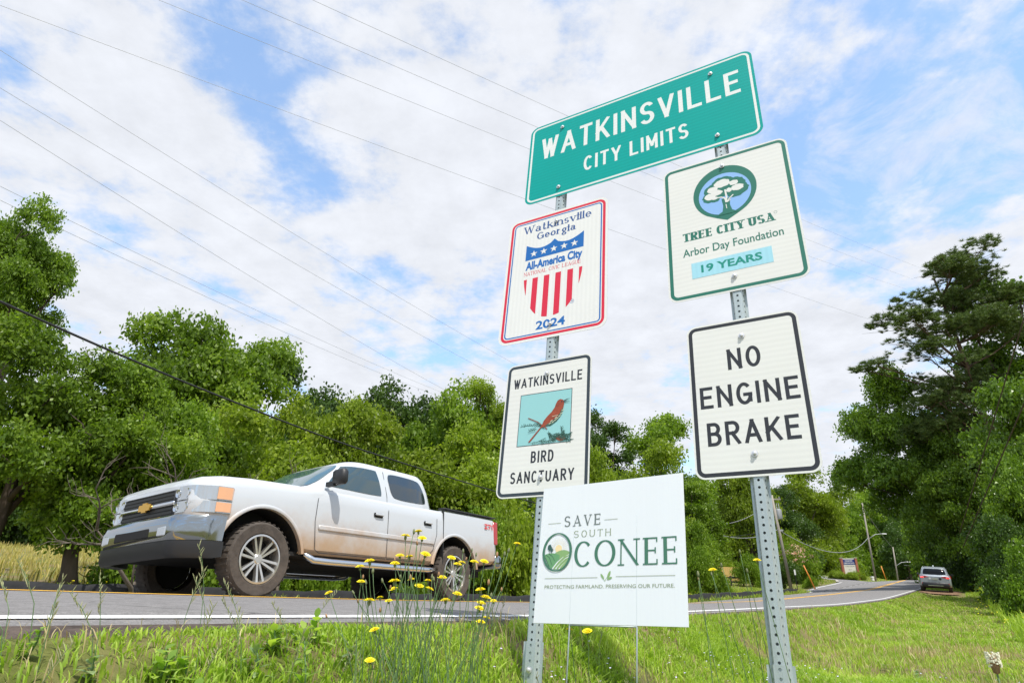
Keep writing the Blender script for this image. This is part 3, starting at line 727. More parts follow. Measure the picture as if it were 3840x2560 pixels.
for cx, cy, rx, ry in ((-.01, .30, .07, .055), (-.075, .265, .055, .045), (.06, .275, .06, .05), (-.10, .21, .045, .04), (.09, .225, .05, .045), (-.02, .24, .08, .045), (-.07, .185, .03, .022), (.06, .19, .045, .025)):
    F.poly(blob(cx, cy, rx * 1.08, ry * 1.1, 26, .09))
F.poly([(-.075, .040), (.060, .040), (.028, .065), (.018, .11), (.022, .17), (-.030, .17), (-.024, .11), (-.032, .065)])
F.build('emblem_tree', I_dgreen, t_)
F = Flat(.0043)
for cx, cy, rx, ry in ((-.015, .305, .050, .034), (-.08, .268, .034, .026), (-.10, .215, .034, .028), (.055, .285, .030, .020), (.075, .238, .040, .028), (-.055, .235, .036, .024), (.022, .232, .018, .018), (-.072, .193, .02, .012)):
    F.poly(blob(cx, cy, rx, ry, 22, .12))
for P, w in (([(-.004, .085), (-.006, .12)], .005), ([(-.004, .135), (-.008, .17), (-.030, .188), (-.06, .192)], .009), ([(-.004, .135), (.002, .175), (-.002, .245)], .011), ([(-.001, .135), (.022, .165), (.045, .185)], .008), ([(.004, .135), (.025, .15)], .005)):
    F.stroke(P, w)
F.build('emblem_highlights', SH_w, t_)
F = Flat(); letters(F, 'TREE CITY USA', -.292, .262, -.104, .066, .0175, .0065, True, gap=.13, space=.32); F.stroke(arc(.273, -.043, .009, .009, 0, 360, 14)[:-1], .0016, closed=True); F.build('lettering', I_dgreen, t_)
F = Flat(); bfont(F, 'Arbor Day Foundation', -.300, .300, -.226, .062, bold=.012); F.build('lettering', I_dgreen, t_)
mb = MB(); mb.box(-.252, .222, -.0032, -.0022, -.405, -.287); mb.build('year_sticker', I_cyan, t_)
F = Flat(.0036); bfont(F, '19 YEARS', -.194, .164, -.371, .058, bold=.03); F.build('lettering', I_teal, t_)
bolts(t_, [(-.004, .453), (-.004, -.449)])

# 4 bird sanctuary sign
b4 = sign('white sign with a picture of a brown bird on a twig, lowest on its post', -.663, 1.0, .615, .910, .05, SH_w)
F = Flat(); ringshape(F, .596, .892, .04, .020); F.build('border', I_slate, b4)
F = Flat(); letters(F, 'WATKINSVILLE', -.249, .244, .276, .071, .0105, gap=.22)
F.build('lettering', I_black, b4); F = Flat(); letters(F, 'BIRD', -.082, .073, -.245, .075, .0115, gap=.28)
F.build('lettering', I_black, b4); F = Flat(); letters(F, 'SANCTUARY', -.216, .212, -.368, .073, .0112, gap=.26); F.build('lettering', I_black, b4)
PIC_b = mat('picture_sky', (.29, .58, .58), .4); mb = MB(); mb.box(-.187, .178, -.0026, -.0022, -.130, .222); pic = mb.build('bird_picture', PIC_b, b4)
F = Flat(.0030); F.stroke([(-.187, -.130), (.178, -.130), (.178, .222), (-.187, .222)], .0038, closed=True); F.build('picture_frame', I_black, pic)
BR = mat('rust_brown_ink', (.30, .055, .018), .45, var=.25, scale=40); DG = mat('evergreen_ink', (.03, .10, .07), .45, var=.4, scale=60); CR = mat('cream_ink', (.62, .60, .42), .45); TW = mat('twig_ink', (.26, .07, .03), .45)
F = Flat(.0030)
def twig(x0, y0, ang, L, n, sz, lv=1):
    P = [(x0 + L * k / n * math.cos(ang + .25 * k / n), y0 + L * k / n * math.sin(ang + .25 * k / n)) for k in range(n + 1)]
    F.stroke(P, sz * .35)
    for k in range(1, n + 1):
        for s_ in (-1, 1):
            q = P[k]; a_ = ang + s_ * rr.uniform(.5, .9); l_ = sz * rr.uniform(1.6, 3.0)
            F.stroke([q, (q[0] + l_ * math.cos(a_), q[1] + l_ * math.sin(a_))], sz * .5)
for tw in ((.0, -.02, 2.75, .16, 12, .006), (.02, -.06, -.62, .17, 14, .008), (.06, -.07, -.35, .12, 10, .008), (-.0, -.035, 2.2, .07, 6, .006), (.03, -.05, -1.25, .07, 7, .007), (.12, -.105, 1.35, .07, 7, .006), (-.03, -.11, -.25, .10, 8, .007), (.10, -.10, -.1, .07, 8, .008), (.05, -.10, .1, .09, 8, .008), (-.09, -.118, -.05, .1, 8, .005), (-.05, -.03, 3.0, .05, 5, .006)): twig(*tw)
F.build('twigs', DG, pic)
F = Flat(.0050); F.stroke([(-.12, .055), (-.05, .02), (.02, -.035)], .006); F.build('twig_wood', TW, pic); F = Flat(.0051); F.poly(blob(.115, -.105, .030, .016, 12, .2)); F.build('cone_cluster', TW, pic)
F = Flat(.0054)
body = [(-.108, -.108), (-.098, -.112), (-.02, -.020), (.03, -.012), (.075, .012), (.105, .045), (.122, .085), (.128, .118), (.127, .138), (.118, .152), (.100, .158), (.083, .150), (.072, .130), (.064, .105), (.045, .078), (.015, .050), (-.008, .022), (-.020, -.008)]
F.poly(body[::-1]); F.build('bird', BR, pic)
F = Flat(.0056); F.poly([(.002, -.012), (.04, -.014), (.08, .010), (.110, .045), (.124, .085), (.118, .095), (.102, .060), (.085, .040), (.05, .015)][::-1]); F.build('bird_breast', DG, pic)
F = Flat(.0058)
for x, y in ((.03, -.004), (.05, .003), (.066, .014), (.08, .025), (.094, .038), (.106, .055), (.114, .075), (.04, .012), (.07, .03)): F.stroke([(x, y), (x + .014, y + .009)], .005)
F.stroke([(.05, .045), (.09, .05)], .003); F.build('bird_speckles', CR, pic)
F = Flat(.0061); F.stroke([(.124, .140), (.150, .152), (.168, .152)], [.008, .004, .001]); F.stroke([(.124, .132), (.145, .134), (.170, .132)], [.006, .004, .001]); F.poly(arc(.112, .140, .005, .005, 0, 360, 8)[:-1]); F.build('bird_beak', I_black, pic)
bolts(b4, [(-.006, .355), (-.004, -.340)])

# 5 no engine brake
b5 = sign('white sign with heavy black rim reading NO ENGINE BRAKE', .552, 1.04, .610, .927, .055, SH_w)
F = Flat(); ringshape(F, .588, .905, .045, .0215); F.build('border', I_black, b5)
F = Flat(); letters(F, 'NO', -.088, .088, .149, .130, .0195, gap=.27)
F.build('lettering', I_black, b5); F = Flat(); letters(F, 'ENGINE', -.252, .256, -.068, .130, .0195, gap=.24)
F.build('lettering', I_black, b5); F = Flat(); letters(F, 'BRAKE', -.228, .232, -.286, .133, .0195, gap=.24); F.build('lettering', I_black, b5)
bolts(b5, [(.002, .350), (.001, -.346)])

# posts: perforated U-channel, closed behind by an added plate that darkens the holes
def channel(mb, cu, z0, z1, k, y0, pitch=.037, holes=True):
    prof = [(-.046 * k, y0 + .034), (-.034 * k, y0 + .034), (-.021 * k, y0), (.021 * k, y0), (.034 * k, y0 + .034), (.046 * k, y0 + .034)]
    n = int((z1 - z0) / pitch)
    for i in range(n):
        a, b = z0 + i * pitch, z0 + (i + 1) * pitch
        for j in range(6):
            p, q = (prof[j], prof[j + 1]) if j < 5 else ((-.034 * k, y0 + .0335), (.034 * k, y0 + .0335))  # last strip is the added back plate, keeping the inside dark behind the holes
            P = lambda f, g, p=p, q=q: (cu + p[0] + (q[0] - p[0]) * f, p[1] + (q[1] - p[1]) * f, a + (b - a) * g)
            L = math.hypot(q[0] - p[0], q[1] - p[1])
            if j in (1, 2, 3) and holes:
                rx, rz_ = .0070 / L, .0070 / pitch
                if j != 2: rz_ *= 1.0; rx *= .8
                inn = [P(.5 + rx * math.cos(PI / 8 + PI / 4 * m), .5 + rz_ * math.sin(PI / 8 + PI / 4 * m)) for m in range(8)]
                out = [P(*f) for f in ((1, .75), (.75, 1), (.25, 1), (0, .75), (0, .25), (.25, 0), (.75, 0), (1, .25))]
                out = [P(*f) for f in ((1, .5), (1, 1), (.5, 1), (0, 1), (0, .5), (0, 0), (.5, 0), (1, 0))]
                mb.add(inn + out, [(m, (m + 1) % 8, 8 + (m + 1) % 8, 8 + m) for m in range(8)])
            else: mb.add([P(0, 0), P(1, 0), P(1, 1), P(0, 1)], [(0, 1, 2, 3)])
for cu, lab, slv in ((-.664, 'galvanised perforated steel post carrying the shield and bird signs', -.205), (.556, 'galvanised perforated steel post carrying the tree emblem and engine brake signs', -.232)):
    po = empty('sign_post', label=lab, cat='post'); po.matrix_world = PLANE @ Matrix.Translation((cu, 0, -1.05))
    for nm, z0, z1, k, y0 in (('post_channel', .0, 4.75, 1.0, .006), ('post_sleeve', -.1, 1.05 + slv, 1.28, -.002)):
        mb = MB(); channel(mb, 0, z0, z1, k, y0); o = mb.build(nm, M_galv, po, fix=False)
        bm2 = bmesh.new(); bm2.from_mesh(o.data); bmesh.ops.remove_doubles(bm2, verts=bm2.verts, dist=1e-4); bm2.normal_update(); bm2.to_mesh(o.data); bm2.free()
        so_ = o.modifiers.new('thickness', 'SOLIDIFY'); so_.thickness = .003; so_.offset = -1 if nm == 'post_channel' else 1
    b = bpy.data.objects.new('bolt', bolt_me); COL.objects.link(b); b.parent = po; b.location = (0, -.006, .69)

# yard sign
YP = Matrix.Translation((.353, 2.402, .167)) @ Matrix.Rotation(R(-36.7), 4, 'Z') @ Matrix.Rotation(R(-10.1), 4, 'X')
M_coro = mat('corrugated_plastic', (.80, .83, .86), .45, var=.02, scale=3, bump=.03, bscale=90, stretch=(1, 1, .02))
ys = empty('yard_sign', label='white corrugated plastic campaign sign with green lettering on wire legs, in front of the posts', cat='yard sign'); ys.matrix_world = YP
mb = MB(); mb.box(-.305, .305, -.0015, .0035, -.2585, .2585); mb.build('panel', M_coro, ys)
I_o = mat('oconee_green_ink', (.055, .18, .115), .5); I_gr = mat('grey_green_ink', (.16, .19, .18), .5); I_ol = mat('olive_ink', (.27, .33, .20), .5); I_lg = mat('leaf_green_ink', (.25, .42, .16), .5); I_mg = mat('mid_green_ink', (.14, .34, .15), .5); I_sun = mat('sun_yellow_ink', (.88, .70, .38), .5); I_ray = mat('sun_ray_ink', (.86, .76, .58), .5); I_dk = mat('dark_tree_ink', (.03, .10, .08), .5)
F = Flat(); letters(F, 'SAVE', -.193, -.029, .093, .042, .0062, .0032, True, gap=.42); F.build('lettering', I_gr, ys)
F = Flat(); letters(F, 'SOUTH', -.145, .016, .049, .026, .003, .0018, True, gap=.42); F.build('lettering', I_ol, ys)
F = Flat(); [letters(F, c_, x0_, x1_, -.061, .094, .0135, .0050, True) for c_, x0_, x1_ in (('C', -.139, -.063), ('O', -.051, .037), ('N', .053, .129), ('E', .153, .207), ('E', .225, .279))]; F.build('lettering', I_o, ys)
for x0, x1, y in ((-.269, -.209, .110), (-.013, .044, .109), (-.267, -.035, -.100), (.040, .266, -.098)):
    F = Flat(); F.stroke([(x0, y), (x1, y)], .0016); F.build('rule_line', I_ol, ys)
F = Flat(); bfont(F, 'PROTECTING FARMLAND. PRESERVING OUR FUTURE.', -.265, .263, -.137, .0125, bold=.0); F.build('lettering', I_ol, ys)
F = Flat()
for cx, cy, an, l_, w_ in ((.012, -.091, 1.15, .014, .005), (-.015, -.097, 2.2, .012, .004), (.015, -.104, .35, .011, .004)):
    P = []
    for k in range(14):
        a_ = 2 * PI * k / 14; u, v = l_ * math.cos(a_), w_ * math.sin(a_) * abs(math.sin(a_)) ** .2; P.append((cx + u * math.cos(an) - v * math.sin(an), cy + u * math.sin(an) + v * math.cos(an)))
    F.poly(P)
F.stroke([(-.015, -.100), (-.004, -.113), (.004, -.100)], .0014); F.build('leaf_sprig', I_lg, ys)
# round landscape emblem in the first O
F = Flat(.0017); ocx, ocy = -.2175, -.0025
F.poly([(ocx + .0625 * math.cos(2 * PI * k / 40), ocy + .070 * math.sin(2 * PI * k / 40)) for k in range(40)]); F.build('emblem_sky', M_coro, ys)
F = Flat(.0020)
for k in range(17):
    a_ = R(-8 + 196 * k / 16); F.stroke([(-.212 + .020 * math.cos(a_), .010 + .020 * math.sin(a_)), (-.212 + (.044 - .004 * (k % 2)) * math.cos(a_), .010 + (.044 - .004 * (k % 2)) * math.sin(a_))], [.0016, .0008])
F.build('emblem_rays', I_ray, ys)
F = Flat(.0026); F.poly(arc(-.212, .010, .0155, .0155, 0, 360, 20)[:-1]); F.build('emblem_sun', I_sun, ys)
def inside(pts):
    o = []
    for x, y in pts:
        dx, dy = (x - ocx) / .058, (y - ocy) / .0665; L = math.hypot(dx, dy)
        o.append((x, y) if L < 1 else (ocx + dx / L * .058, ocy + dy / L * .0665))
    return o
def hill(F, a, b, y0, yh, low=-.075, n=12):
    P = [(a + (b - a) * i / n, y0 + yh * math.sin(PI * (.15 + .7 * i / n))) for i in range(n + 1)] + [(b + (a - b) * i / n, low) for i in range(n + 1)]
    F.poly(inside(P)[::-1])
F = Flat(.0028); hill(F, -.232, -.150, -.020, .024); F.build('emblem_far_hill', I_lg, ys)
F = Flat(.0030); hill(F, -.285, -.205, -.022, .016); F.build('emblem_near_field', I_mg, ys)
F = Flat(.0032)
F.poly(inside([(-.150, -.012), (-.165, -.014), (-.19, -.023), (-.215, -.040), (-.235, -.062), (-.24, -.08), (-.2, -.08), (-.17, -.06), (-.155, -.035)])); F.build('emblem_road_field', M_coro, ys)
F = Flat(.0034)
for k, (xa, xb, wd) in enumerate(((-.156, -.228, .0085), (-.157, -.213, .0095), (-.160, -.197, .009))):
    F.stroke(inside([(xa, -.018 - .010 * k), (xa + (xb - xa) * .35, -.024 - .010 * k), (xa + (xb - xa) * .7, -.043 - .006 * k), (xb, -.066)]), [wd * .4, wd, wd * 1.05, wd * .8])
F.build('emblem_furrows', I_lg, ys)
F = Flat(.0036)
for P in ([(-.268, -.012), (-.252, -.022), (-.238, -.050)], [(-.255, -.008), (-.238, -.018), (-.226, -.036)], [(-.275, -.022), (-.262, -.035), (-.250, -.058)]): F.stroke(inside(P), .0014)
F.poly(blob(-.254, .016, .0095, .012, 14, .12)); F.poly(blob(-.243, .006, .006, .008, 12, .12)); F.stroke([(-.254, .01), (-.254, -.008)], .002); F.stroke([(-.243, 0), (-.243, -.009)], .0014); F.build('emblem_trees', I_dk, ys)
F = Flat(.0040); oo = [(ocx + .0625 * math.cos(2 * PI * k / 44), ocy + .071 * math.sin(2 * PI * k / 44)) for k in range(44)]
F.stroke(oo, [.0045 + .0065 * abs(math.cos(2 * PI * k / 44)) ** 1.3 for k in range(44)], closed=True); F.build('emblem_ring', I_o, ys)
mb = MB()
for x in (-.146, .122): mb.tube([(x, .001, .12), (x, .001, -.72)], .0028, 6)
mb.tube([(-.146, .001, -.262), (.122, .001, -.262)], .0028, 6); mb.build('wire_stake', M_galv, ys, smooth=True)
# ------------------------------------------------------------------ vehicles
def paint(name, col, dirt=(.42, .27, .15), z0=.35, z1=.85, amount=.9, metal=0.0, rough=.28):
    m, nt, b = newmat(name); n, l = nt.nodes, nt.links
    t = n.new('ShaderNodeTexCoord'); s = n.new('ShaderNodeSeparateXYZ'); l.new(t.outputs['Object'], s.inputs[0])
    nz = n.new('ShaderNodeTexNoise'); nz.inputs['Scale'].default_value = 3.2; nz.inputs['Detail'].default_value = 7; nz.inputs['Roughness'].default_value = .65; l.new(t.outputs['Object'], nz.inputs['Vector'])
    a = n.new('ShaderNodeMath'); a.operation = 'MULTIPLY_ADD'; l.new(nz.outputs['Fac'], a.inputs[0]); a.inputs[1].default_value = .55; l.new(s.outputs[2], a.inputs[2])
    r = n.new('ShaderNodeMapRange'); r.interpolation_type = 'SMOOTHSTEP'; l.new(a.outputs[0], r.inputs[0]); r.inputs[1].default_value = z0 + .27; r.inputs[2].default_value = z1 + .27; r.inputs[3].default_value = amount; r.inputs[4].default_value = .02
    mx_ = n.new('ShaderNodeMix'); mx_.data_type = 'RGBA'; l.new(r.outputs[0], mx_.inputs['Factor']); mx_.inputs['A'].default_value = (*col, 1); mx_.inputs['B'].default_value = (*dirt, 1)
    l.new(mx_.outputs['Result'], b.inputs['Base Color'])
    rr_ = n.new('ShaderNodeMath'); rr_.operation = 'MULTIPLY_ADD'; l.new(r.outputs[0], rr_.inputs[0]); rr_.inputs[1].default_value = .5; rr_.inputs[2].default_value = rough; l.new(rr_.outputs[0], b.inputs['Roughness'])
    b.inputs['Metallic'].default_value = metal; b.inputs['Coat Weight'].default_value = .6; b.inputs['Coat Roughness'].default_value = .06
    return m
V_white = paint('white_car_paint', (.53, .56, .59), z0=.5, z1=1.06, amount=.95)
V_dark = mat('dark_underbody', (.012, .012, .012), .9)
V_glass = mat('tinted_glass', (.012, .022, .026), .04, spec=.9, coat=.6)
V_glassf = mat('windshield_glass', (.05, .11, .12), .05, spec=.9, coat=.5)
V_glassd = mat('door_glass', (.025, .055, .065), .05, spec=.9, coat=.5)
V_chrome = mat('chrome', (.62, .64, .66), .16, 1.0)
V_rim = mat('alloy_rim', (.60, .585, .55), .28, .85, var=.12, scale=6)
V_tyre = mat('dusty_tyre', (.075, .062, .052), .9, var=.3, scale=8, bump=.3)
V_trim = mat('black_plastic_trim', (.018, .019, .021), .5)
V_lamp = mat('headlamp_lens', (.46, .49, .51), .08, .55, coat=.8)
V_amber = mat('amber_lens', (.72, .38, .20), .15, coat=.6)
V_red = mat('red_lens', (.42, .012, .012), .15, coat=.6)
V_gold = mat('gold_emblem', (.62, .36, .06), .3, .6)
V_redp = mat('red_decal', (.62, .04, .05), .5)
V_glassr = mat('privacy_glass', (.006, .008, .01), .12, spec=.15)
V_silver = paint('silver_car_paint', (.33, .37, .41), z0=.2, z1=.6, amount=.4, metal=.45, rough=.35)
V_bump = paint('chrome_bumper', (.30, .33, .345), z0=.25, z1=.6, amount=.4, metal=1.0, rough=.10)

def half_section(x, w, zb, zt, sh=.13):
    P = [(0, zb), (.6 * w, zb), (.92 * w, zb + .01), (.985 * w, zb + .06), (w, zb + .2), (w * 1.004, (zb + zt) / 2), (w * 1.0, zt - sh - .12), (w * .985, zt - sh), (w * .955, zt - sh * .45), (w * .90, zt - sh * .12), (w * .78, zt), (w * .4, zt + .012), (0, zt + .015)]
    return [(x, y, z) for y, z in P] + [(x, -y, z) for y, z in P[-2:0:-1]]
def interp_tab(tab, x):
    xs = [r[0] for r in tab][::-1]
    return [float(np.interp(x, xs, [r[k] for r in tab][::-1])) for k in range(1, len(tab[0]))]

def vehicle_body(tab, axles, wr, arch, m_body, root, ywell, nst=70, name='body'):
    x0, x1 = tab[0][0], tab[-1][0]; X = sorted(set([r[0] for r in tab] + list(np.linspace(x1, x0, nst))), reverse=True)
    mb = MB(); mb.loft([half_section(x, *interp_tab(tab, x)) for x in X])
    o = mb.build(name, [m_body, V_dark], root)
    cut = MB()
    for ax in axles:
        for sg in (1, -1):
            P = []
            for k in range(33):
                a = PI * k / 32 * 1.16 - .08 * PI
                P.append((ax + arch * math.cos(a), wr + arch * math.sin(a)))
            P += [(ax - arch * .97, .05), (ax + arch * .97, .05)]
            cut.loft([[(x, sg * ywell, z) for x, z in P], [(x, sg * 1.4, z) for x, z in P]], mi=1)
    c = cut.build('cutter', [m_body, V_dark], root); bpy.context.view_layer.update()
    md = o.modifiers.new('cut', 'BOOLEAN'); md.operation = 'DIFFERENCE'; md.object = c; md.solver = 'EXACT'
    dg = bpy.context.evaluated_depsgraph_get(); me = bpy.data.meshes.new_from_object(o.evaluated_get(dg))
    o.modifiers.clear(); o.data = me; bpy.data.objects.remove(c)
    for p in me.polygons:      # wheel wells are dark liners
        q = p.center; 
        if abs(q.y) < .9 * max(abs(v.co.y) for v in [me.vertices[p.vertices[0]]]) * 2 and any((abs(math.hypot(q.x - ax, q.z - wr) - arch) < .02 and abs(p.normal.y) < .4 and q.z > tab[0][2] * .5) for ax in axles) or any(abs(abs(q.y) - ywell) < .004 and math.hypot(q.x - ax, q.z - wr) < arch * 1.05 for ax in axles):
            p.material_index = 1
    me.shade_smooth(); me.set_sharp_from_angle(angle=R(32))
    return o

def wheel(root, x, y, r, rimr, width, sg, spokes=6, rim=V_rim):
    w = empty('wheel'); w.parent = root; w.location = (x, y, r)
    mb = MB(); h = width / 2
    mb.lathe([(rimr, -h * .8), (rimr + .02, -h * .95), (r * .93, -h), (r * .985, -h * .8), (r, -h * .4), (r, h * .4), (r * .985, h * .8), (r * .93, h), (rimr + .02, h * .95), (rimr, h * .8)], 'y', 40, cap=False)
    for k in range(36):
        a = 2 * PI * k / 36
        mb.T = Matrix.Rotation(a, 4, 'Y'); mb.box(-.012, .012, -h * .85, h * .85, r - .004, r + .006); mb.T = None
    mb.build('tyre', V_tyre, w, smooth=True, sharp=35)
    mb = MB(); o = sg * h
    mb.lathe([(rimr + .006, o * .92), (rimr - .014, o * .95), (rimr - .022, o * .75), (rimr - .03, -o * .2)], 'y', 40, cap=False)
    mb.lathe([(.0, o * .72), (.045, o * .72), (.06, o * .62), (.06, o * .3)], 'y', 20, cap=False)
    for k in range(spokes):
        a = 2 * PI * k / spokes + .2; mb.T = Matrix.Rotation(a, 4, 'Y')
        for e in (-1, 1):
            mb.loft([[(e * .012 - .014, o * .30, .045), (e * .012 + .014, o * .30, .045), (e * .012 + .012, o * .66, .045), (e * .012 - .012, o * .66, .045)],
                     [(e * .042 - .020, o * .45, rimr - .02), (e * .042 + .020, o * .45, rimr - .02), (e * .042 + .014, o * .80, rimr - .02), (e * .042 - .014, o * .80, rimr - .02)]])
        mb.T = None
    mb.build('rim', rim, w, smooth=True, sharp=35)
    mb = MB(); mb.lathe([(0, -o * .1), (rimr - .03, -o * .1)], 'y', 24, cap=False); mb.build('brake_disc', V_dark, w)
    return w

def gh(tabz, n=5.0):
    """greenhouse: z -> (x front, x back, half width); returns surface functions"""
    def row(z): return [float(np.interp(z, [r[0] for r in tabz], [r[k] for r in tabz])) for k in (1, 2, 3)]
    def ring(z, k=44):
        xf, xb, hw = row(z); xc, L = (xf + xb) / 2, (xf - xb) / 2; P = []
        for i in range(k):
            a = 2 * PI * i / k; c, s = math.cos(a), math.sin(a)
            P.append((xc + L * math.copysign(abs(c) ** (2 / n), c), hw * math.copysign(abs(s) ** (2 / n), s), z))
        return P
    def sidey(x, z):
        xf, xb, hw = row(z); q = min(.999, abs(x - (xf + xb) / 2) / ((xf - xb) / 2)); return hw * (1 - q ** n) ** (1 / n)
    def endx(y, z, front=True):
        xf, xb, hw = row(z); q = min(.999, abs(y) / hw); return (xf + xb) / 2 + (1 if front else -1) * (xf - xb) / 2 * (1 - q ** n) ** (1 / n)
    return row, ring, sidey, endx
def pane(name, quad, fn, m, root, off=.006, n=12, rnd=.10):
    """quad: 4 corners in a 2-D parameter plane, fn maps a parameter to 3-D surface + outward offset"""
    q = [np.array(c, float) for c in quad]; mb = MB(); vs_ = []
    for i in range(n + 1):
        for j in range(n + 1):
            u, v = 2 * i / n - 1, 2 * j / n - 1; k = 1 - rnd * (abs(u * v)) ** 3
            u, v = (u * k + 1) / 2, (v * k + 1) / 2
            p = q[0] * (1 - u) * (1 - v) + q[1] * u * (1 - v) + q[2] * u * v + q[3] * (1 - u) * v
            vs_.append(fn(p[0], p[1], off))
    mb.add(vs_, [(i * (n + 1) + j, (i + 1) * (n + 1) + j, (i + 1) * (n + 1) + j + 1, i * (n + 1) + j + 1) for i in range(n) for j in range(n)])
    return mb.build(name, m, root, smooth=True, fix=False)

# --- the pickup
S_F, S_R = -3.95, -.30
TT = -4.82
def on_road(s, t): x, y = xy(s, t); return Vector((float(x), float(y), float(zst(s, t, False)) + .008))
pa, pb = on_road(S_F, TT), on_road(S_R, TT)
truck = empty('pickup_truck', label='white crew cab pickup truck, muddy along its sills, driving past on the road', cat='pickup truck')
ax_ = (pa - pb).normalized(); lf = Vector((DY, -DX, 0)); lf = (lf - ax_ * lf.dot(ax_)).normalized()
# cross slope of the far lane tips it a little
n_l, n_r = on_road((S_F + S_R) / 2, TT + .85), on_road((S_F + S_R) / 2, TT - .85)
lf = (n_l - n_r).normalized(); up = ax_.cross(lf).normalized(); lf = up.cross(ax_)
mid = (pa + pb) / 2
truck.matrix_world = Matrix(((ax_.x, lf.x, up.x, mid.x), (ax_.y, lf.y, up.y, mid.y), (ax_.z, lf.z, up.z, mid.z), (0, 0, 0, 1))) @ Matrix.Diagonal((1.02, 1.0, 1.035, 1))
HB = (pa - pb).length / 2 / 1.02
tabT = [(2.66, .80, .80, 1.15, .10), (2.62, .86, .74, 1.21, .12), (2.52, .93, .70, 1.255, .13), (2.35, .975, .62, 1.285, .14), (2.0, .995, .56, 1.31, .14), (1.5, 1.0, .52, 1.325, .13), (1.1, 1.0, .50, 1.335, .11), (.8, 1.0, .50, 1.34, .08), (-1.42, 1.0, .50, 1.345, .07), (-1.50, 1.0, .52, 1.355, .05), (-2.2, 1.0, .55, 1.36, .05), (-2.88, .99, .60, 1.365, .05), (-2.96, .96, .62, 1.355, .05)]
WR = .41
body = vehicle_body(tabT, (HB, -HB), WR, .56, V_white, truck, .62)
tz = [(1.28, 1.30, -1.455, .955), (1.34, 1.17, -1.45, .945), (1.60, .79, -1.405, .865), (1.78, .50, -1.34, .795), (1.845, .36, -1.28, .745), (1.878, .16, -1.14, .64), (1.89, -.1, -.95, .45)]
row, ring, sidey, endx = gh(tz, 6.0)
mb = MB(); mb.loft([ring(z) for z in (1.24, 1.28, 1.34, 1.45, 1.60, 1.70, 1.78, 1.815, 1.845, 1.865, 1.878, 1.886, 1.89)]); mb.build('cab_roof', V_white, truck, smooth=True, sharp=50)
fs = lambda sg: (lambda x, z, o: (x, sg * (sidey(x, z) + o), z))
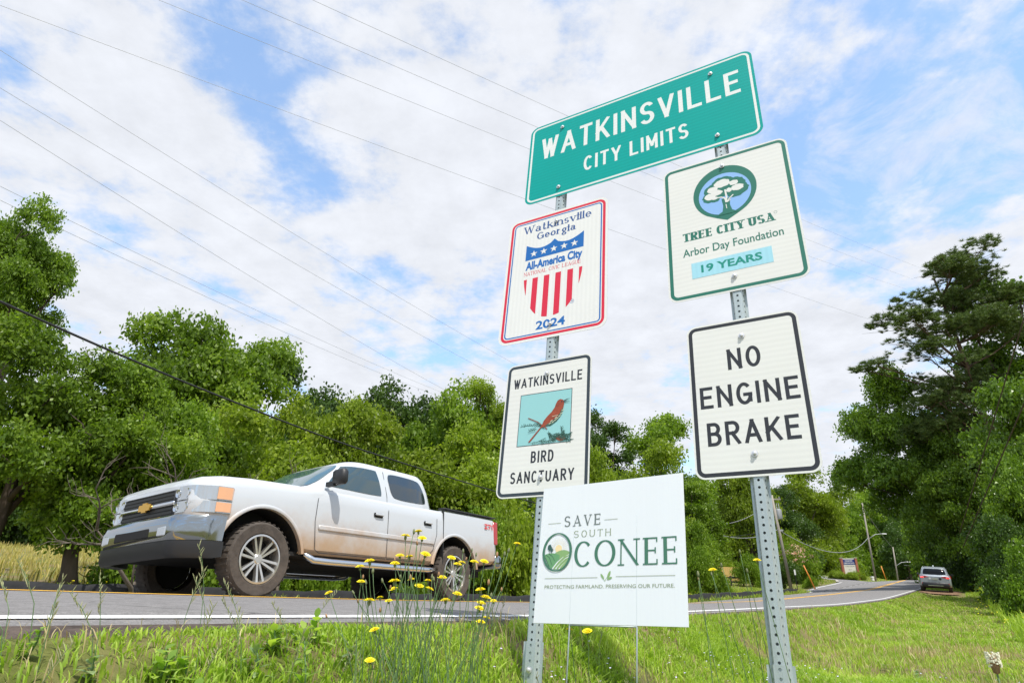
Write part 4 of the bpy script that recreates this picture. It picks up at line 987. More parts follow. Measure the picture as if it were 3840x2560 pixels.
for sg in (1, -1):
    pane('front_window', [(.88, 1.385), (-.14, 1.375), (-.10, 1.765), (.50, 1.745)], fs(sg), V_glassd, truck, .007, rnd=.05)
    pane('rear_window', [(-.34, 1.375), (-1.16, 1.385), (-1.06, 1.755), (-.30, 1.765)], fs(sg), V_glass, truck, .007, rnd=.12)
    # door shut lines, handles, moulding
    def w_at(x): return interp_tab(tabT, x)[0]
    def seam(pts, wd=.0045):
        mb = MB()
        for (xa, za), (xb, zb_) in zip(pts, pts[1:]):
            d = np.array([xb - xa, zb_ - za]); d = d / np.linalg.norm(d); nx, nz_ = -d[1] * wd, d[0] * wd
            y = lambda x, z: sg * (w_at(x) * 1.004 + .003) if z < 1.19 else sg * ((w_at(x) * 1.0 if z < 1.26 else sidey(x, min(z, 1.8))) + .005)
            mb.add([(xa + nx, y(xa, za), za + nz_), (xa - nx, y(xa, za), za - nz_), (xb - nx, y(xb, zb_), zb_ - nz_), (xb + nx, y(xb, zb_), zb_ + nz_)], [(0, 1, 2, 3)])
        mb.build('door_seam', V_trim, truck)
    seam([(1.06, 1.19), (1.08, .9), (1.04, .56), (.98, .53), (-.2, .53)])
    seam([(-.22, 1.19), (-.22, .53)]); seam([(-.24, 1.77), (-.235, 1.4), (-.22, 1.27)]); seam([(-.22, .53), (-.95, .53), (-1.22, .72), (-1.30, .95), (-1.30, 1.19)])
    mb = MB(); mb.box(-1.472, -1.458, sg * .90 if sg > 0 else -1.006, 1.006 if sg > 0 else -.90, .55, 1.33); mb.build('cab_gap', V_trim, truck)
    for hx in (-.02, -1.08):
        mb = MB(); y0, y1 = sorted((sg * 1.0, sg * 1.012)); mb.box(hx - .085, hx + .085, y0, y1, 1.065, 1.125, .01); h_ = mb.build('handle_cup', V_dark, truck, smooth=True, sharp=40)
        mb = MB(); y0, y1 = sorted((sg * 1.012, sg * 1.038)); mb.box(hx - .09, hx + .07, y0, y1, 1.09, 1.118, .008); mb.build('door_handle', V_white, truck, smooth=True, sharp=40)
    mb = MB(); y0, y1 = sorted((sg * 1.0, sg * 1.022)); mb.box(-1.24, 1.02, y0, y1, .80, .862, .01); mb.build('side_moulding', V_white, truck, smooth=True, sharp=40)
    # fender lips
    for ax in (HB, -HB):
        mb = MB(); P = []
        for k in range(29):
            a = R(11) + R(160) * k / 28; P.append((a, ax + .565 * math.cos(a), WR + .565 * math.sin(a)))
        rings = []
        for a, x, z in P:
            c, s_ = math.cos(a), math.sin(a); yb = w_at(max(min(x, 2.6), -2.9)) * 1.0
            rings.append([(x + c * r_, sg * (yb + y_), z + s_ * r_) for r_, y_ in ((-.008, -.05), (-.008, .008), (.008, .014), (.028, .009), (.045, -.008))])
        mb.loft(rings, closed=False, cap=False); mb.build('fender_flare', V_white, truck, smooth=True, sharp=50)
    # mirror
    mb = MB(); y0, y1 = sorted((sg * 1.03, sg * 1.27)); mb.box(.80, .92, y0, y1, 1.37, 1.57, .035); y0, y1 = sorted((sg * .93, sg * 1.08)); mb.box(.85, .91, y0, y1, 1.36, 1.42); mb.build('wing_mirror', V_trim, truck, smooth=True, sharp=45)
    # running board
    mb = MB(); mb.tube([(1.12, sg * .93, .50), (1.06, sg * 1.02, .435), (.8, sg * 1.05, .425), (-1.05, sg * 1.05, .425), (-1.25, sg * 1.0, .44), (-1.3, sg * .92, .5)], .042, 10)
    mb.build('running_board', V_chrome, truck, smooth=True, sharp=60)
    # tail lamp and headlamps
    mb = MB(); y0, y1 = sorted((sg * .86, sg * .998)); mb.box(-2.985, -2.86, y0, y1, .93, 1.31, .012); mb.build('tail_lamp', V_red, truck, smooth=True, sharp=40)
    hl = empty('headlamp'); hl.parent = truck
    for zc_ in (1.06, .91):
      for yb_ in (.60, .76):
        mb = MB(); mb.lathe([(.0, 2.655), (.035, 2.679), (.046, 2.681), (.048, 2.67)], 'x', 14, c=(0 if yb_ < .7 else -.015, sg * yb_, zc_))
        mb.build('bulb_reflector', V_chrome, hl, smooth=True, sharp=40)
    for z0, z1, nm in ((.985, 1.135, 'headlamp_lens'), (.85, .970, 'headlamp_lens')):
        mb = MB(); rings = []
        for x, yo in ((2.62, .50), (2.665, .60), (2.655, .74), (2.61, .84), (2.52, .915), (2.40, .975), (2.26, .998)):
            rings.append([(x - .05, sg * (yo - .05), z0), (x + .012, sg * (yo + .012), z0), (x + .012, sg * (yo + .012), z1), (x - .05, sg * (yo - .05), z1)])
        mb.loft(rings); mb.build(nm, V_lamp, hl, smooth=True, sharp=40)
        mb = MB(); rings = []
        for x, yo in ((2.42, .968), (2.34, .99), (2.26, .999)):
            rings.append([(x - .05, sg * (yo - .05), z0 + .01), (x + .016, sg * (yo + .016), z0 + .01), (x + .016, sg * (yo + .016), z1 - .01), (x - .05, sg * (yo - .05), z1 - .01)])
        mb.loft(rings); mb.build('amber_marker', V_amber, hl)
# windshield, rear glass, hood lines, wiper cowl
pane('windshield', [(-.80, 1.37), (.80, 1.37), (.67, 1.775), (-.67, 1.775)], lambda y, z, o: (endx(y, z) + o, y, z + o * .5), V_glassf, truck, .008, rnd=.08)
pane('back_glass', [(-.62, 1.42), (.62, 1.42), (.56, 1.72), (-.56, 1.72)], lambda y, z, o: (endx(y, z, False) - o, y, z), V_glass, truck, .008)
mb = MB(); mb.add([(1.40, -.84, 1.318), (1.20, -.80, 1.345), (1.20, .80, 1.345), (1.40, .84, 1.318)], [(0, 1, 2, 3)]); mb.build('cowl_panel', V_trim, truck)
mb = MB()
for sg in (1, -1): mb.tube([(2.55, sg * .52, 1.222), (2.0, sg * .60, 1.283), (1.45, sg * .66, 1.318)], .012, 6)
mb.build('hood_crease', V_white, truck, smooth=True)
# grille with split bar and emblem, bumper, valance
mb = MB(); mb.box(2.60, 2.685, -.56, .56, .82, 1.115, .02); mb.build('grille', V_trim, truck, smooth=True, sharp=40)
mb = MB(); mb.box(2.665, 2.708, -.58, .58, .945, .985, .012); mb.build('grille_bar', V_chrome, truck, smooth=True, sharp=40)
mb = MB()
for z in np.linspace(.85, 1.09, 7): mb.box(2.684, 2.69, -.54, .54, z, z + .008)
mb.build('grille_mesh', V_dark, truck)
mb = MB(); P = [(-.125, .0), (-.115, .035), (-.045, .035), (-.045, .052), (.045, .052), (.045, .035), (.115, .035), (.125, 0), (.115, -.035), (.045, -.035), (.045, -.052), (-.045, -.052), (-.045, -.035), (-.115, -.035)]
mb.loft([[(2.708, a, .965 + c) for a, c in P], [(2.725, a, .965 + c) for a, c in P]]); mb.build('grille_emblem', V_gold, truck)
def bump_rings(prof, ys, shape):
    rs = []
    for y in ys:
        q = abs(y) / ys[-1]; x = shape(q); rs.append([(x + dx, y, z) for dx, z in prof])
    return rs
shp = lambda q: 2.80 - .05 * q ** 2 - .34 * max(0, q - .72) ** 1.5 / .28 ** 1.5 * .9
ysB = np.linspace(-1.0, 1.0, 31)
mb = MB(); mb.loft(bump_rings([(-.14, .56), (-.02, .56), (.0, .60), (.0, .72), (-.02, .79), (-.05, .82), (-.16, .82)], ysB, shp)); mb.build('front_bumper', V_bump, truck, smooth=True, sharp=45)
mb = MB(); mb.loft(bump_rings([(-.16, .40), (-.05, .38), (-.02, .42), (-.015, .555), (-.16, .555)], ysB, shp)); mb.build('front_valance', V_trim, truck, smooth=True, sharp=45)
mb = MB(); mb.box(2.70, 2.805, -.36, .36, .60, .70, .01); mb.build('bumper_intake', V_dark, truck)
for sg in (1, -1):
    mb = MB(); mb.box(2.705, 2.79, sg * .60 - .08, sg * .60 + .08, .60, .70, .012); mb.build('fog_lamp', V_lamp, truck)
mb = MB(); mb.box(-3.13, -2.94, -.98, .98, .55, .76, .03); mb.build('rear_bumper', V_bump, truck, smooth=True, sharp=45)
mb = MB(); mb.box(-2.985, -2.955, -.80, .80, .78, 1.35, .012); mb.build('tailgate', V_white, truck, smooth=True, sharp=40)
mb = MB()
for sg in (1, -1):
    y0, y1 = sorted((sg * .84, sg * .975)); mb.box(-2.95, -1.50, y0, y1, 1.372, 1.392, .006)
mb.build('bed_rail_cap', V_trim, truck, smooth=True, sharp=40)
mb = MB(); mb.box(-2.90, 2.55, -.62, .62, .42, .60); mb.box(-2.6, 2.3, -.90, .90, .485, .53); mb.build('chassis', V_dark, truck)
mb = MB(); mb.box(-HB - .09, -HB + .09, -.8, .8, .33, .50, .03); mb.lathe([(.04, -.8), (.05, -.1), (.13, 0), (.05, .1), (.04, .8)], 'y', 12, c=(-HB, 0, .40)); mb.build('rear_axle', V_dark, truck)
for x in (HB, -HB):
    for sg in (1, -1): wheel(truck, x, sg * .865, WR, .262, .27, sg)
# bedside decal
F = Flat(0, .0003); letters(F, 'Z71' if False else 'I', 0, .01, 0, .01, .002)
Q['Z'] = (.6, [('t', [(0, 1), (1, 1)]), ('T', [(1, 1), (0, 0)]), ('t', [(0, 0), (1, 0)])], [])
Q['7'] = (.55, [('t', [(0, 1), (1, 1)]), ('T', [(1, 1), (.35, 0)])], [])
Q['1'] = (.2, [('T', [(1, 0), (1, 1)]), ('t', [(1, 1), (0, .8)])], [])
F = Flat(0, .0003); letters(F, 'Z71', 0, .24, 0, .085, .022, gap=.12)
for v_i, v in enumerate(F.mb.v): F.mb.v[v_i] = (-2.58 - v[0], 1.006 - v[1], 1.165 + v[2])
F.mb.build('bedside_decal', V_redp, truck, fix=False)

# --- the parked SUV, seen from behind
suv = empty('parked_suv', label='silver SUV with brake lights lit, stopped on the clay shoulder', cat='car')
q0, q1 = (43.6, 1.25), (46.3, 1.25)
pc = [Vector((*[float(c) for c in xy(*q)], float(zst(*q, False)) + .06)) for q in (q0, q1)]
fx = (pc[1] - pc[0]).normalized(); fx = (Matrix.Rotation(R(1.2), 3, 'Z') @ fx); ly = Vector((-fx.y, fx.x, 0)).normalized(); ly = (ly + Vector((0, 0, .075))).normalized(); uz = fx.cross(ly).normalized(); ly = uz.cross(fx)
mp_ = (pc[0] + pc[1]) / 2
suv.matrix_world = Matrix(((fx.x, ly.x, uz.x, mp_.x), (fx.y, ly.y, uz.y, mp_.y), (fx.z, ly.z, uz.z, mp_.z), (0, 0, 0, 1))) @ Matrix.Diagonal((.94, .94, .94, 1))
tabS = [(2.32, .74, .42, .72, .10), (2.2, .84, .34, .84, .12), (1.9, .91, .28, .93, .13), (1.0, .94, .26, 1.02, .12), (.6, .94, .26, 1.05, .10), (-1.9, .94, .30, 1.13, .10), (-2.12, .93, .34, 1.12, .10), (-2.24, .90, .38, 1.08, .12), (-2.30, .84, .44, 1.0, .14)]
vehicle_body(tabS, (1.35, -1.35), .36, .42, V_silver, suv, .58, 40)
sz = [(1.02, 1.05, -2.22, .90), (1.10, .85, -2.18, .885), (1.35, .42, -2.05, .81), (1.56, .05, -1.88, .73), (1.63, -.15, -1.74, .66), (1.665, -.5, -1.45, .5)]
row, ring, sidey, endx = gh(sz, 5.0)
mb = MB(); mb.loft([ring(z) for z in (.98, 1.02, 1.10, 1.22, 1.35, 1.46, 1.56, 1.60, 1.63, 1.655, 1.665)]); mb.build('cabin', V_silver, suv, smooth=True, sharp=50)
pane('rear_window', [(-.70, 1.14), (.70, 1.14), (.60, 1.52), (-.60, 1.52)], lambda y, z, o: (endx(y, z, False) - o, y, z), V_glassr, suv, .012, rnd=.06)
pane('windshield', [(-.74, 1.14), (.74, 1.14), (.6, 1.54), (-.6, 1.54)], lambda y, z, o: (endx(y, z) + o, y, z), V_glassf, suv, .012)
V_brake = mat('lit_brake_lamp', (.5, .01, .01), .2, emit=((1, .03, .02), 2.2))
for sg in (1, -1):
    f2 = (lambda sg: (lambda x, z, o: (x, sg * (sidey(x, z) + o), z)))(sg)
    pane('side_window', [(.42, 1.14), (-1.75, 1.18), (-1.62, 1.48), (.05, 1.52)], f2, V_glass, suv, .01)
    mb = MB()
    rings = []
    for x, yo, z0, z1 in ((-2.285, .36, .965, 1.0), (-2.295, .52, .93, 1.02), (-2.265, .70, .88, 1.05), (-2.21, .84, .86, 1.06), (-2.10, .925, .89, 1.06), (-1.92, .955, .98, 1.05)):
        rings.append([(x + .05, sg * (yo - .03), z0), (x - .022, sg * (yo + .012), z0), (x - .022, sg * (yo + .012), z1), (x + .05, sg * (yo - .03), z1)])
    mb.loft(rings); tl = mb.build('tail_lamp', V_red, suv, smooth=True, sharp=50)
    mb = MB(); y0, y1 = sorted((sg * .66, sg * .84)); mb.box(-2.325, -2.24, y0, y1, .90, .97, .02); mb.build('lit_bulb', V_brake, tl)
    mb = MB(); y0, y1 = sorted((sg * .58, sg * .80)); mb.box(-2.335, -2.25, y0, y1, .52, .585, .01); mb.build('reflector', V_red, suv)
    mb = MB(); y0, y1 = sorted((sg * .97, sg * 1.12)); mb.box(.42, .52, y0, y1, 1.08, 1.22, .03); y0, y1 = sorted((sg * .85, sg * 1.0)); mb.box(.45, .5, y0, y1, 1.10, 1.14); mb.build('wing_mirror', V_trim, suv)
    mb = MB(); mb.tube([(-.3, sg * .66, 1.62), (-.4, sg * .67, 1.675), (-1.5, sg * .65, 1.67), (-1.65, sg * .63, 1.61)], .02, 6); mb.build('roof_rail', V_chrome, suv, smooth=True)
mb = MB(); mb.box(-2.345, -2.10, -.80, .80, .30, .62, .05); mb.build('lower_bumper', V_trim, suv, smooth=True, sharp=45)
mb = MB(); mb.box(-2.355, -2.30, -.45, .45, .40, .43); mb.build('bumper_strip', V_chrome, suv)
mb = MB(); mb.box(-2.345, -2.25, -.16, .16, .80, .92); mb.build('licence_plate', V_lamp, suv)
mb = MB(); mb.lathe([(.085, -2.345), (.06, -2.347)], 'x', 14, c=(0, -.30, .86)); mb.build('round_sticker', I_black, suv)
mb = MB(); mb.box(-2.34, -2.27, .24, .36, .81, .92); mb.build('sticker', M_white, suv)
mb = MB(); mb.tube([(-1.45, 0, 1.66), (-1.55, 0, 1.75)], .03, 6); mb.build('roof_fin', V_chrome, suv)
mb = MB(); mb.box(-2.05, 2.0, -.7, .7, .24, .36); mb.build('chassis', V_dark, suv)
for x in (1.35, -1.35):
    for sg in (1, -1): wheel(suv, x, sg * .83, .36, .23, .23, sg, 5)
# ------------------------------------------------------------------ trees
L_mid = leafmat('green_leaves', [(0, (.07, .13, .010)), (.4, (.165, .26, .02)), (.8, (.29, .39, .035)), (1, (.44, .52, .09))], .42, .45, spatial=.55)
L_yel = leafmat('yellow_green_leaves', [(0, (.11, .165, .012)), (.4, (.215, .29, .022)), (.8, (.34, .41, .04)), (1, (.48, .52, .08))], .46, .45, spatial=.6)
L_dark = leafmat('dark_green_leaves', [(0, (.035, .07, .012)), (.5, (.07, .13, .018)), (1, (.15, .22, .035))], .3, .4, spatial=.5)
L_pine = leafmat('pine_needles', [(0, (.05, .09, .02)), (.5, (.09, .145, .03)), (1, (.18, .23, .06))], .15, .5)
L_oak = leafmat('glossy_leaves', [(0, (.06, .12, .01)), (.45, (.15, .25, .02)), (.8, (.27, .40, .035)), (1, (.42, .52, .08))], .3, .35, spatial=.4)
L_pink = leafmat('pink_blossom', [(0, (.55, .25, .22)), (1, (.75, .55, .45))], .3, .6)
M_bark = mat('bark', (.085, .062, .048), .95, var=.35, scale=5, bump=1, bscale=14, stretch=(1, 1, .25))
M_barkp = mat('pine_bark', (.13, .085, .06), .95, var=.35, scale=5, bump=1, bscale=12, stretch=(1, 1, .3))
M_barkg = mat('grey_twigs', (.16, .13, .10), .9)

def leaves(centers, r, L, wd, droop=.25, out=None):
    """one bent rhombus per centre"""
    N = len(centers); az = r.uniform(0, 2 * PI, N); el = r.normal(-.15, .55, N)
    d = np.stack([np.cos(az) * np.cos(el), np.sin(az) * np.cos(el), np.sin(el)], -1)
    if out is not None: d = d + out * .6; d /= np.linalg.norm(d, axis=1, keepdims=True)
    a = r.normal(0, 1, (N, 3)); a[:, 2] *= .5; sd_ = np.cross(d, a); sd_ /= np.linalg.norm(sd_, axis=1, keepdims=True) + 1e-9
    l_ = (L * r.uniform(.45, 1.45, N))[:, None]; w_ = (wd * r.uniform(.7, 1.2, N))[:, None]
    nn = np.cross(d, sd_)
    p0 = centers - d * l_ * .5; p2 = centers + d * l_ * .5 + np.array([0, 0, -droop]) * l_ * .5
    p1 = centers + sd_ * w_ * .5 + nn * w_ * .12; p3 = centers - sd_ * w_ * .5 + nn * w_ * .12
    return np.stack([p0, p1, p2, p3], 1)
def crown_cloud(lobes, n, r, nclump=700, sig=.24, fill=.25):
    """clumpy points over a set of ellipsoid lobes"""
    lobes = np.array(lobes, float); wgt = (lobes[:, 3] * lobes[:, 4] + lobes[:, 4] * lobes[:, 5]); wgt /= wgt.sum()
    li = r.choice(len(lobes), nclump, p=wgt); dr = r.normal(0, 1, (nclump, 3)); dr /= np.linalg.norm(dr, axis=1, keepdims=True)
    dr[:, 2] = np.where(dr[:, 2] < -.35, -dr[:, 2] * .6, dr[:, 2])
    rad = np.where(r.random(nclump) < fill, r.uniform(.3, .8, nclump), r.uniform(.82, 1.08, nclump))
    cc_ = lobes[li, :3] + dr * lobes[li, 3:6] * rad[:, None]
    ci = r.integers(0, nclump, n); size = sig * r.uniform(.6, 1.5, nclump)
    o = r.normal(0, 1, (n, 3)); o[:, 2] *= .62
    return cc_[ci] + o * size[ci][:, None], dr[ci]
def rand_lobes(r, n, R0, rl, zs=1.0, top=1.0):
    out = []
    for k in range(n):
        a = r.uniform(0, 2 * PI); e = r.uniform(-.9, 1) ; q = R0 * r.uniform(.45, 1.0)
        out.append((q * math.cos(a) * math.sqrt(max(.05, 1 - e * e * .8)), q * math.sin(a) * math.sqrt(max(.05, 1 - e * e * .8)), q * e * zs * top, *(np.array([1, 1, .8]) * r.uniform(.7, 1.25) * rl)))
    out.append((0, 0, 0, R0 * .6, R0 * .6, R0 * .6 * zs)); return out
variants = {}
def variant(key, seed, R0, rl, nl, n, L, wd, zs=1.0, ncl=700, sig=.24, m=None):
    r = np.random.default_rng(seed); lb = rand_lobes(r, nl, R0, rl, zs)
    c, o = crown_cloud(lb, n, r, ncl, sig); me = quads_mesh('crown_' + key, leaves(c, r, L, wd, out=o), None, 4)
    ra = np.hypot(c[:, 0], c[:, 1]); variants[key] = (me, lb, float(np.percentile(ra, 95)), float(np.percentile(c[:, 2], 99)), float(np.percentile(c[:, 2], 1.5)))
for i in range(4): variant('broad%d' % i, 20 + i, 2.75, .92, 26, 56000, .145, .088, 1.0, 1500, .17)
for i in range(2): variant('tall%d' % i, 40 + i, 2.3, .82, 28, 50000, .145, .088, 1.7, 1500, .17)
for i in range(2): variant('slim%d' % i, 60 + i, 1.75, .72, 28, 42000, .145, .088, 2.5, 1300, .17)
for i in range(2): variant('bush%d' % i, 50 + i, 1.0, .5, 9, 12000, .085, .055, .8, 420, .11)
_mm = {}
def vmesh(key, m):
    if (key, m.name) not in _mm:
        me = variants[key][0].copy() if any(k[0] == key for k in _mm) else variants[key][0]
        me.materials.clear(); me.materials.append(m); _mm[(key, m.name)] = me
    return _mm[(key, m.name)]
TRUNKS = {}
def trunk_mesh(key, h, r0, lean, seed, lobes, scale, cz):
    r = random.Random(seed); mb = MB(); pts = []; n = 9
    bx, by = lean
    for k in range(n + 1):
        f = k / n; pts.append(Vector((bx * f * f + .08 * math.sin(f * 7 + seed), by * f * f + .08 * math.cos(f * 6 + seed), h * f)))
    mb.tube(pts, [r0 * (1.35 if k == 0 else 1 - .72 * k / n) for k in range(n + 1)], 9)
    for j, lb in enumerate(lobes[:12]):
        f = r.uniform(.35, .9); a = pts[int(f * n)]; e = Vector((lb[0] * scale[0] + 0, lb[1] * scale[1], cz + lb[2] * scale[2]))
        mid_ = a.lerp(e, .5) + Vector((r.uniform(-.2, .2), r.uniform(-.2, .2), .25))
        ra = r0 * (1 - .7 * f) * .6
        mb.tube([a, a.lerp(mid_, .5) + Vector((0, 0, .06)), mid_, mid_.lerp(e, .6), e], [ra, ra * .8, ra * .55, ra * .35, ra * .12], 6)
        for _ in range(3):
            g = e + Vector((r.uniform(-1, 1), r.uniform(-1, 1), r.uniform(-.3, .9))) * lb[3] * .9; mb.tube([mid_.lerp(e, .7), g.lerp(e, .4), g], [ra * .3, ra * .2, ra * .06], 4)
    return mb
def tree(name, label, x, y, top, width, key, m, group=None, rot=None, low=.0, cat='tree', bark=None, zb=None, lean=(0, 0), hs=None, r0=None):
    """top: height of the crown's top above ground; width: crown width; low: height of its underside"""
    z = float(ground(x, y)) if zb is None else zb
    if not key.startswith('bush'):
        q = (top - low) / width; fam = 'broad' if q < 1.3 else ('tall' if q < 2.0 else 'slim'); i_ = int(key[-1]); key = fam + str(i_ % (4 if fam == 'broad' else 2))
    me, lb, base, zt_, zb_ = variants[key]
    sx = width / 2 / base; szz = (top - low) / (zt_ - zb_); bz = -zb_
    root = empty(name, (float(x), float(y), z), label=label, cat=cat, group=group)
    rot = rot if rot is not None else random.uniform(0, 2 * PI)
    cz = low + bz * szz
    if not key.startswith('bush'):
        rl = [(l_[0] * math.cos(rot) - l_[1] * math.sin(rot) + lean[0] / sx, l_[0] * math.sin(rot) + l_[1] * math.cos(rot) + lean[1] / sx, l_[2], *l_[3:]) for l_ in lb]
        tm = trunk_mesh(key, min(cz + .3 * bz * szz, top * .85), r0 or .028 * top + .03, lean, random.randint(0, 999), rl, (sx, sx, szz), cz)
        tm.build('trunk', bark or M_bark, root, smooth=True)
    else:
        mb = MB()
        for k in range(6):
            a = k * 1.05; mb.tube([(0, 0, -.05), (.15 * sx * math.cos(a), .15 * sx * math.sin(a), cz * .6), (.6 * sx * math.cos(a), .6 * sx * math.sin(a), cz)], [.03 * sx, .02 * sx, .006 * sx], 5)
        mb.build('stems', M_bark, root, smooth=True)
    c = bpy.data.objects.new('crown' if not key.startswith('bush') else 'foliage', vmesh(key, m)); COL.objects.link(c); c.parent = root
    c.location = (lean[0], lean[1], cz); c.rotation_euler = (0, 0, rot); c.scale = (sx, sx, szz)
    return root
def topz(py, Y): return at(1920, py, Y).z
def tp(name, label, px, t, pytop, wpx, key, m, low=0.0, group=None, **k):
    """tree whose crown is seen at photo column px with its top at row pytop; t: lateral distance of its foot"""
    row = pytop + .4 * max(0, 2150 - pytop); x, y = gp(px, t, row); z = float(ground(x, y)); w = (at(px + wpx, row, y).x - at(px, row, y).x)
    return tree(name, label, x, y, topz(pytop, y) - z, w, key, m, group, low=low, **k)
G1 = 'trees behind the far side of the road'
tp('broadleaf_tree', 'tall tree at the picture edge with a separate rounded crown standing over the rest', -40, -17, 850, 400, 'broad0', L_mid, 6.3, G1, r0=.22)
tp('broadleaf_tree', 'dense green tree filling the edge beneath the tallest crown, leaning trunk', 60, -12.5, 1290, 620, 'broad1', L_mid, 1.3, G1, lean=(.5, .2))
tp('broadleaf_tree', 'bushy green tree ahead of the pickup with a leaning trunk in the meadow edge', 370, -12.0, 1370, 520, 'broad2', L_mid, 1.1, G1, lean=(.4, .3))
tp('broadleaf_tree', 'high domed green tree whose twin humps rise above the pickup hood', 680, -19, 1225, 560, 'broad3', L_mid, 1.0, G1)
tp('broadleaf_tree', 'second hump of the domed trees, a little lower and nearer the road signs', 880, -19.5, 1300, 330, 'tall0', L_mid, .0, G1)
tp('oak_tree', 'distant dull green tree seen in the dip between the domed trees and the bright thicket', 1130, -38, 1375, 480, 'broad0', L_dark, -0.6, G1)
tp('broadleaf_tree', 'low green tree under the domed crowns, above the pickup hood', 620, -12.5, 1560, 480, 'broad1', L_mid, -1.0, G1)
tp('broadleaf_tree', 'yellow green tree above the pickup windshield', 1010, -13.5, 1560, 470, 'broad2', L_yel, -0.9, G1)
tp('broadleaf_tree', 'yellow green tree directly above the pickup cab', 1260, -15, 1545, 420, 'broad3', L_yel, -0.9, G1)
tp('oak_tree', 'darker oak whose crown forms the high point of the middle wood', 1490, -21, 1520, 460, 'broad1', L_dark, -0.6, G1)
tp('broadleaf_tree', 'bright green tree above the pickup bed', 1520, -14, 1590, 470, 'broad0', L_yel, -1.1, G1)
tp('broadleaf_tree', 'dense tree filling the wood between oak and shield sign', 1720, -17, 1530, 430, 'tall1', L_mid, -0.8, G1)
tp('sapling_tree', 'thin open-crowned tree poking above the wood beside the bird sign', 1850, -15, 1455, 230, 'tall0', L_yel, 2.5, G1)
tp('broadleaf_tree', 'bright yellow green tree whose crown is cut by the edge of the bird sign', 1830, -12.5, 1610, 430, 'broad2', L_yel, -1.3, G1)
tp('oak_tree', 'drooping dark tree between the bird sign and the engine brake sign', 2260, -22, 1560, 260, 'tall1', L_dark, -0.6, G1)
tp('broadleaf_tree', 'low bright tree over the top edge of the yard sign', 2200, -14, 1690, 330, 'broad3', L_yel, -1.3, G1)
tp('broadleaf_tree', 'green tree with open top beside the engine brake sign', 2480, -19, 1565, 300, 'broad0', L_mid, -0.4, G1)
tp('broadleaf_tree', 'bushy green tree between yard sign and engine brake sign', 2420, -14, 1700, 330, 'tall0', L_yel, -1.3, G1)
tp('broadleaf_tree', 'tall dense tree beside the edge of the yard sign, reaching down to the road', 2590, -12.5, 1790, 220, 'tall1', L_mid, -1.4, G1)
tp('broadleaf_tree', 'lower leafy tree at the yard sign corner next to the yellow panel', 2600, -10.5, 1960, 190, 'broad1', L_mid, -1.5, G1)
G2 = 'far trees beyond the bend of the road'
def far(label, px, Y, top, wpx, key, m, low=-2.0, name='broadleaf_tree', **k):
    wpx *= 1.2; row = top + .4 * max(0, 2150 - top); x = at(px, row, Y).x; return tree(name, label, x, Y, topz(top, Y) - float(ground(x, Y)), at(px + wpx, row, Y).x - x, key, m, G2, low=low, **k)
far('narrow spiky pine standing up beside the engine brake sign post', 2650, 105, 1795, 90, 'tall0', L_pine, 3, 'pine_tree', bark=M_barkp)
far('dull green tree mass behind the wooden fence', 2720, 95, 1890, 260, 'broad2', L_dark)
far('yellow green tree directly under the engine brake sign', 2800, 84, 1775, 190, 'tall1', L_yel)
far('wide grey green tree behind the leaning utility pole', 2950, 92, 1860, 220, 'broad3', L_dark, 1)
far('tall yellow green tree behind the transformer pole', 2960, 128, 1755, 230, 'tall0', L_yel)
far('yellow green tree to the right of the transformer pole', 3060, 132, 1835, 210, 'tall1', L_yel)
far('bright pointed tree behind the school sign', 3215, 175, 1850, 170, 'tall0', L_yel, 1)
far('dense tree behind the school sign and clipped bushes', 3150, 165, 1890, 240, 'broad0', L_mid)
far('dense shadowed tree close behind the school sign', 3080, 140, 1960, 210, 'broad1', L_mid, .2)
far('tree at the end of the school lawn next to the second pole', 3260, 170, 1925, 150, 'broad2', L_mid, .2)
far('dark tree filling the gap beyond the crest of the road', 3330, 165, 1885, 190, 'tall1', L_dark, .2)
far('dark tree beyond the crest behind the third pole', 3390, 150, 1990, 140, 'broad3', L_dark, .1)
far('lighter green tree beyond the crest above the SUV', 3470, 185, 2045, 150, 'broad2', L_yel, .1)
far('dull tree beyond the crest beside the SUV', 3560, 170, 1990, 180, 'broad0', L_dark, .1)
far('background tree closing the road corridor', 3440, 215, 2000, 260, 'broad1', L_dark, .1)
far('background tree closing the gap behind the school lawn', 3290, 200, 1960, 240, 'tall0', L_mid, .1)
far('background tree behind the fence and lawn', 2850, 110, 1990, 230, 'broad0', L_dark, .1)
# right-hand wood
G3 = 'trees of the right-hand wood'
def rt(label, px, Y, top, wpx, key, m, low=1.0, name='broadleaf_tree', lean=(0, 0), **k):
    row = top + .4 * max(0, 2150 - top); x = at(px, row, Y).x; return tree(name, label, x - lean[0], Y, topz(top, Y) - float(ground(x, Y)), at(px + wpx, row, Y).x - x, key, m, G3, low=low, lean=lean, **k)
rt('large spreading tree with glossy leaves overhanging the road above the SUV', 3345, 50, 1440, 370, 'broad1', L_oak, 6.8, lean=(-4.6, 0), r0=.2)
rt('lower limb tree with drooping crown over the road edge', 3560, 46, 1660, 300, 'broad3', L_oak, 3.0, lean=(-2.2, 0))
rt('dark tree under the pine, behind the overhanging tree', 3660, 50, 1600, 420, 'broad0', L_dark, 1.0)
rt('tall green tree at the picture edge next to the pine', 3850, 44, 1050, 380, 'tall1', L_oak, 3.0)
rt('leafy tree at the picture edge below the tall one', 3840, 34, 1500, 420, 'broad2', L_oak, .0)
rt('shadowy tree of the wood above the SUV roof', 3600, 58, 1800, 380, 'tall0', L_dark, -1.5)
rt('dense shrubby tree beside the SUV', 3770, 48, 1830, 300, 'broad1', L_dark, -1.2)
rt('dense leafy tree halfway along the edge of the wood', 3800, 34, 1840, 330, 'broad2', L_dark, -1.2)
rt('low dark tree at the edge of the grass', 3860, 25, 1960, 330, 'broad3', L_dark, -1.0)
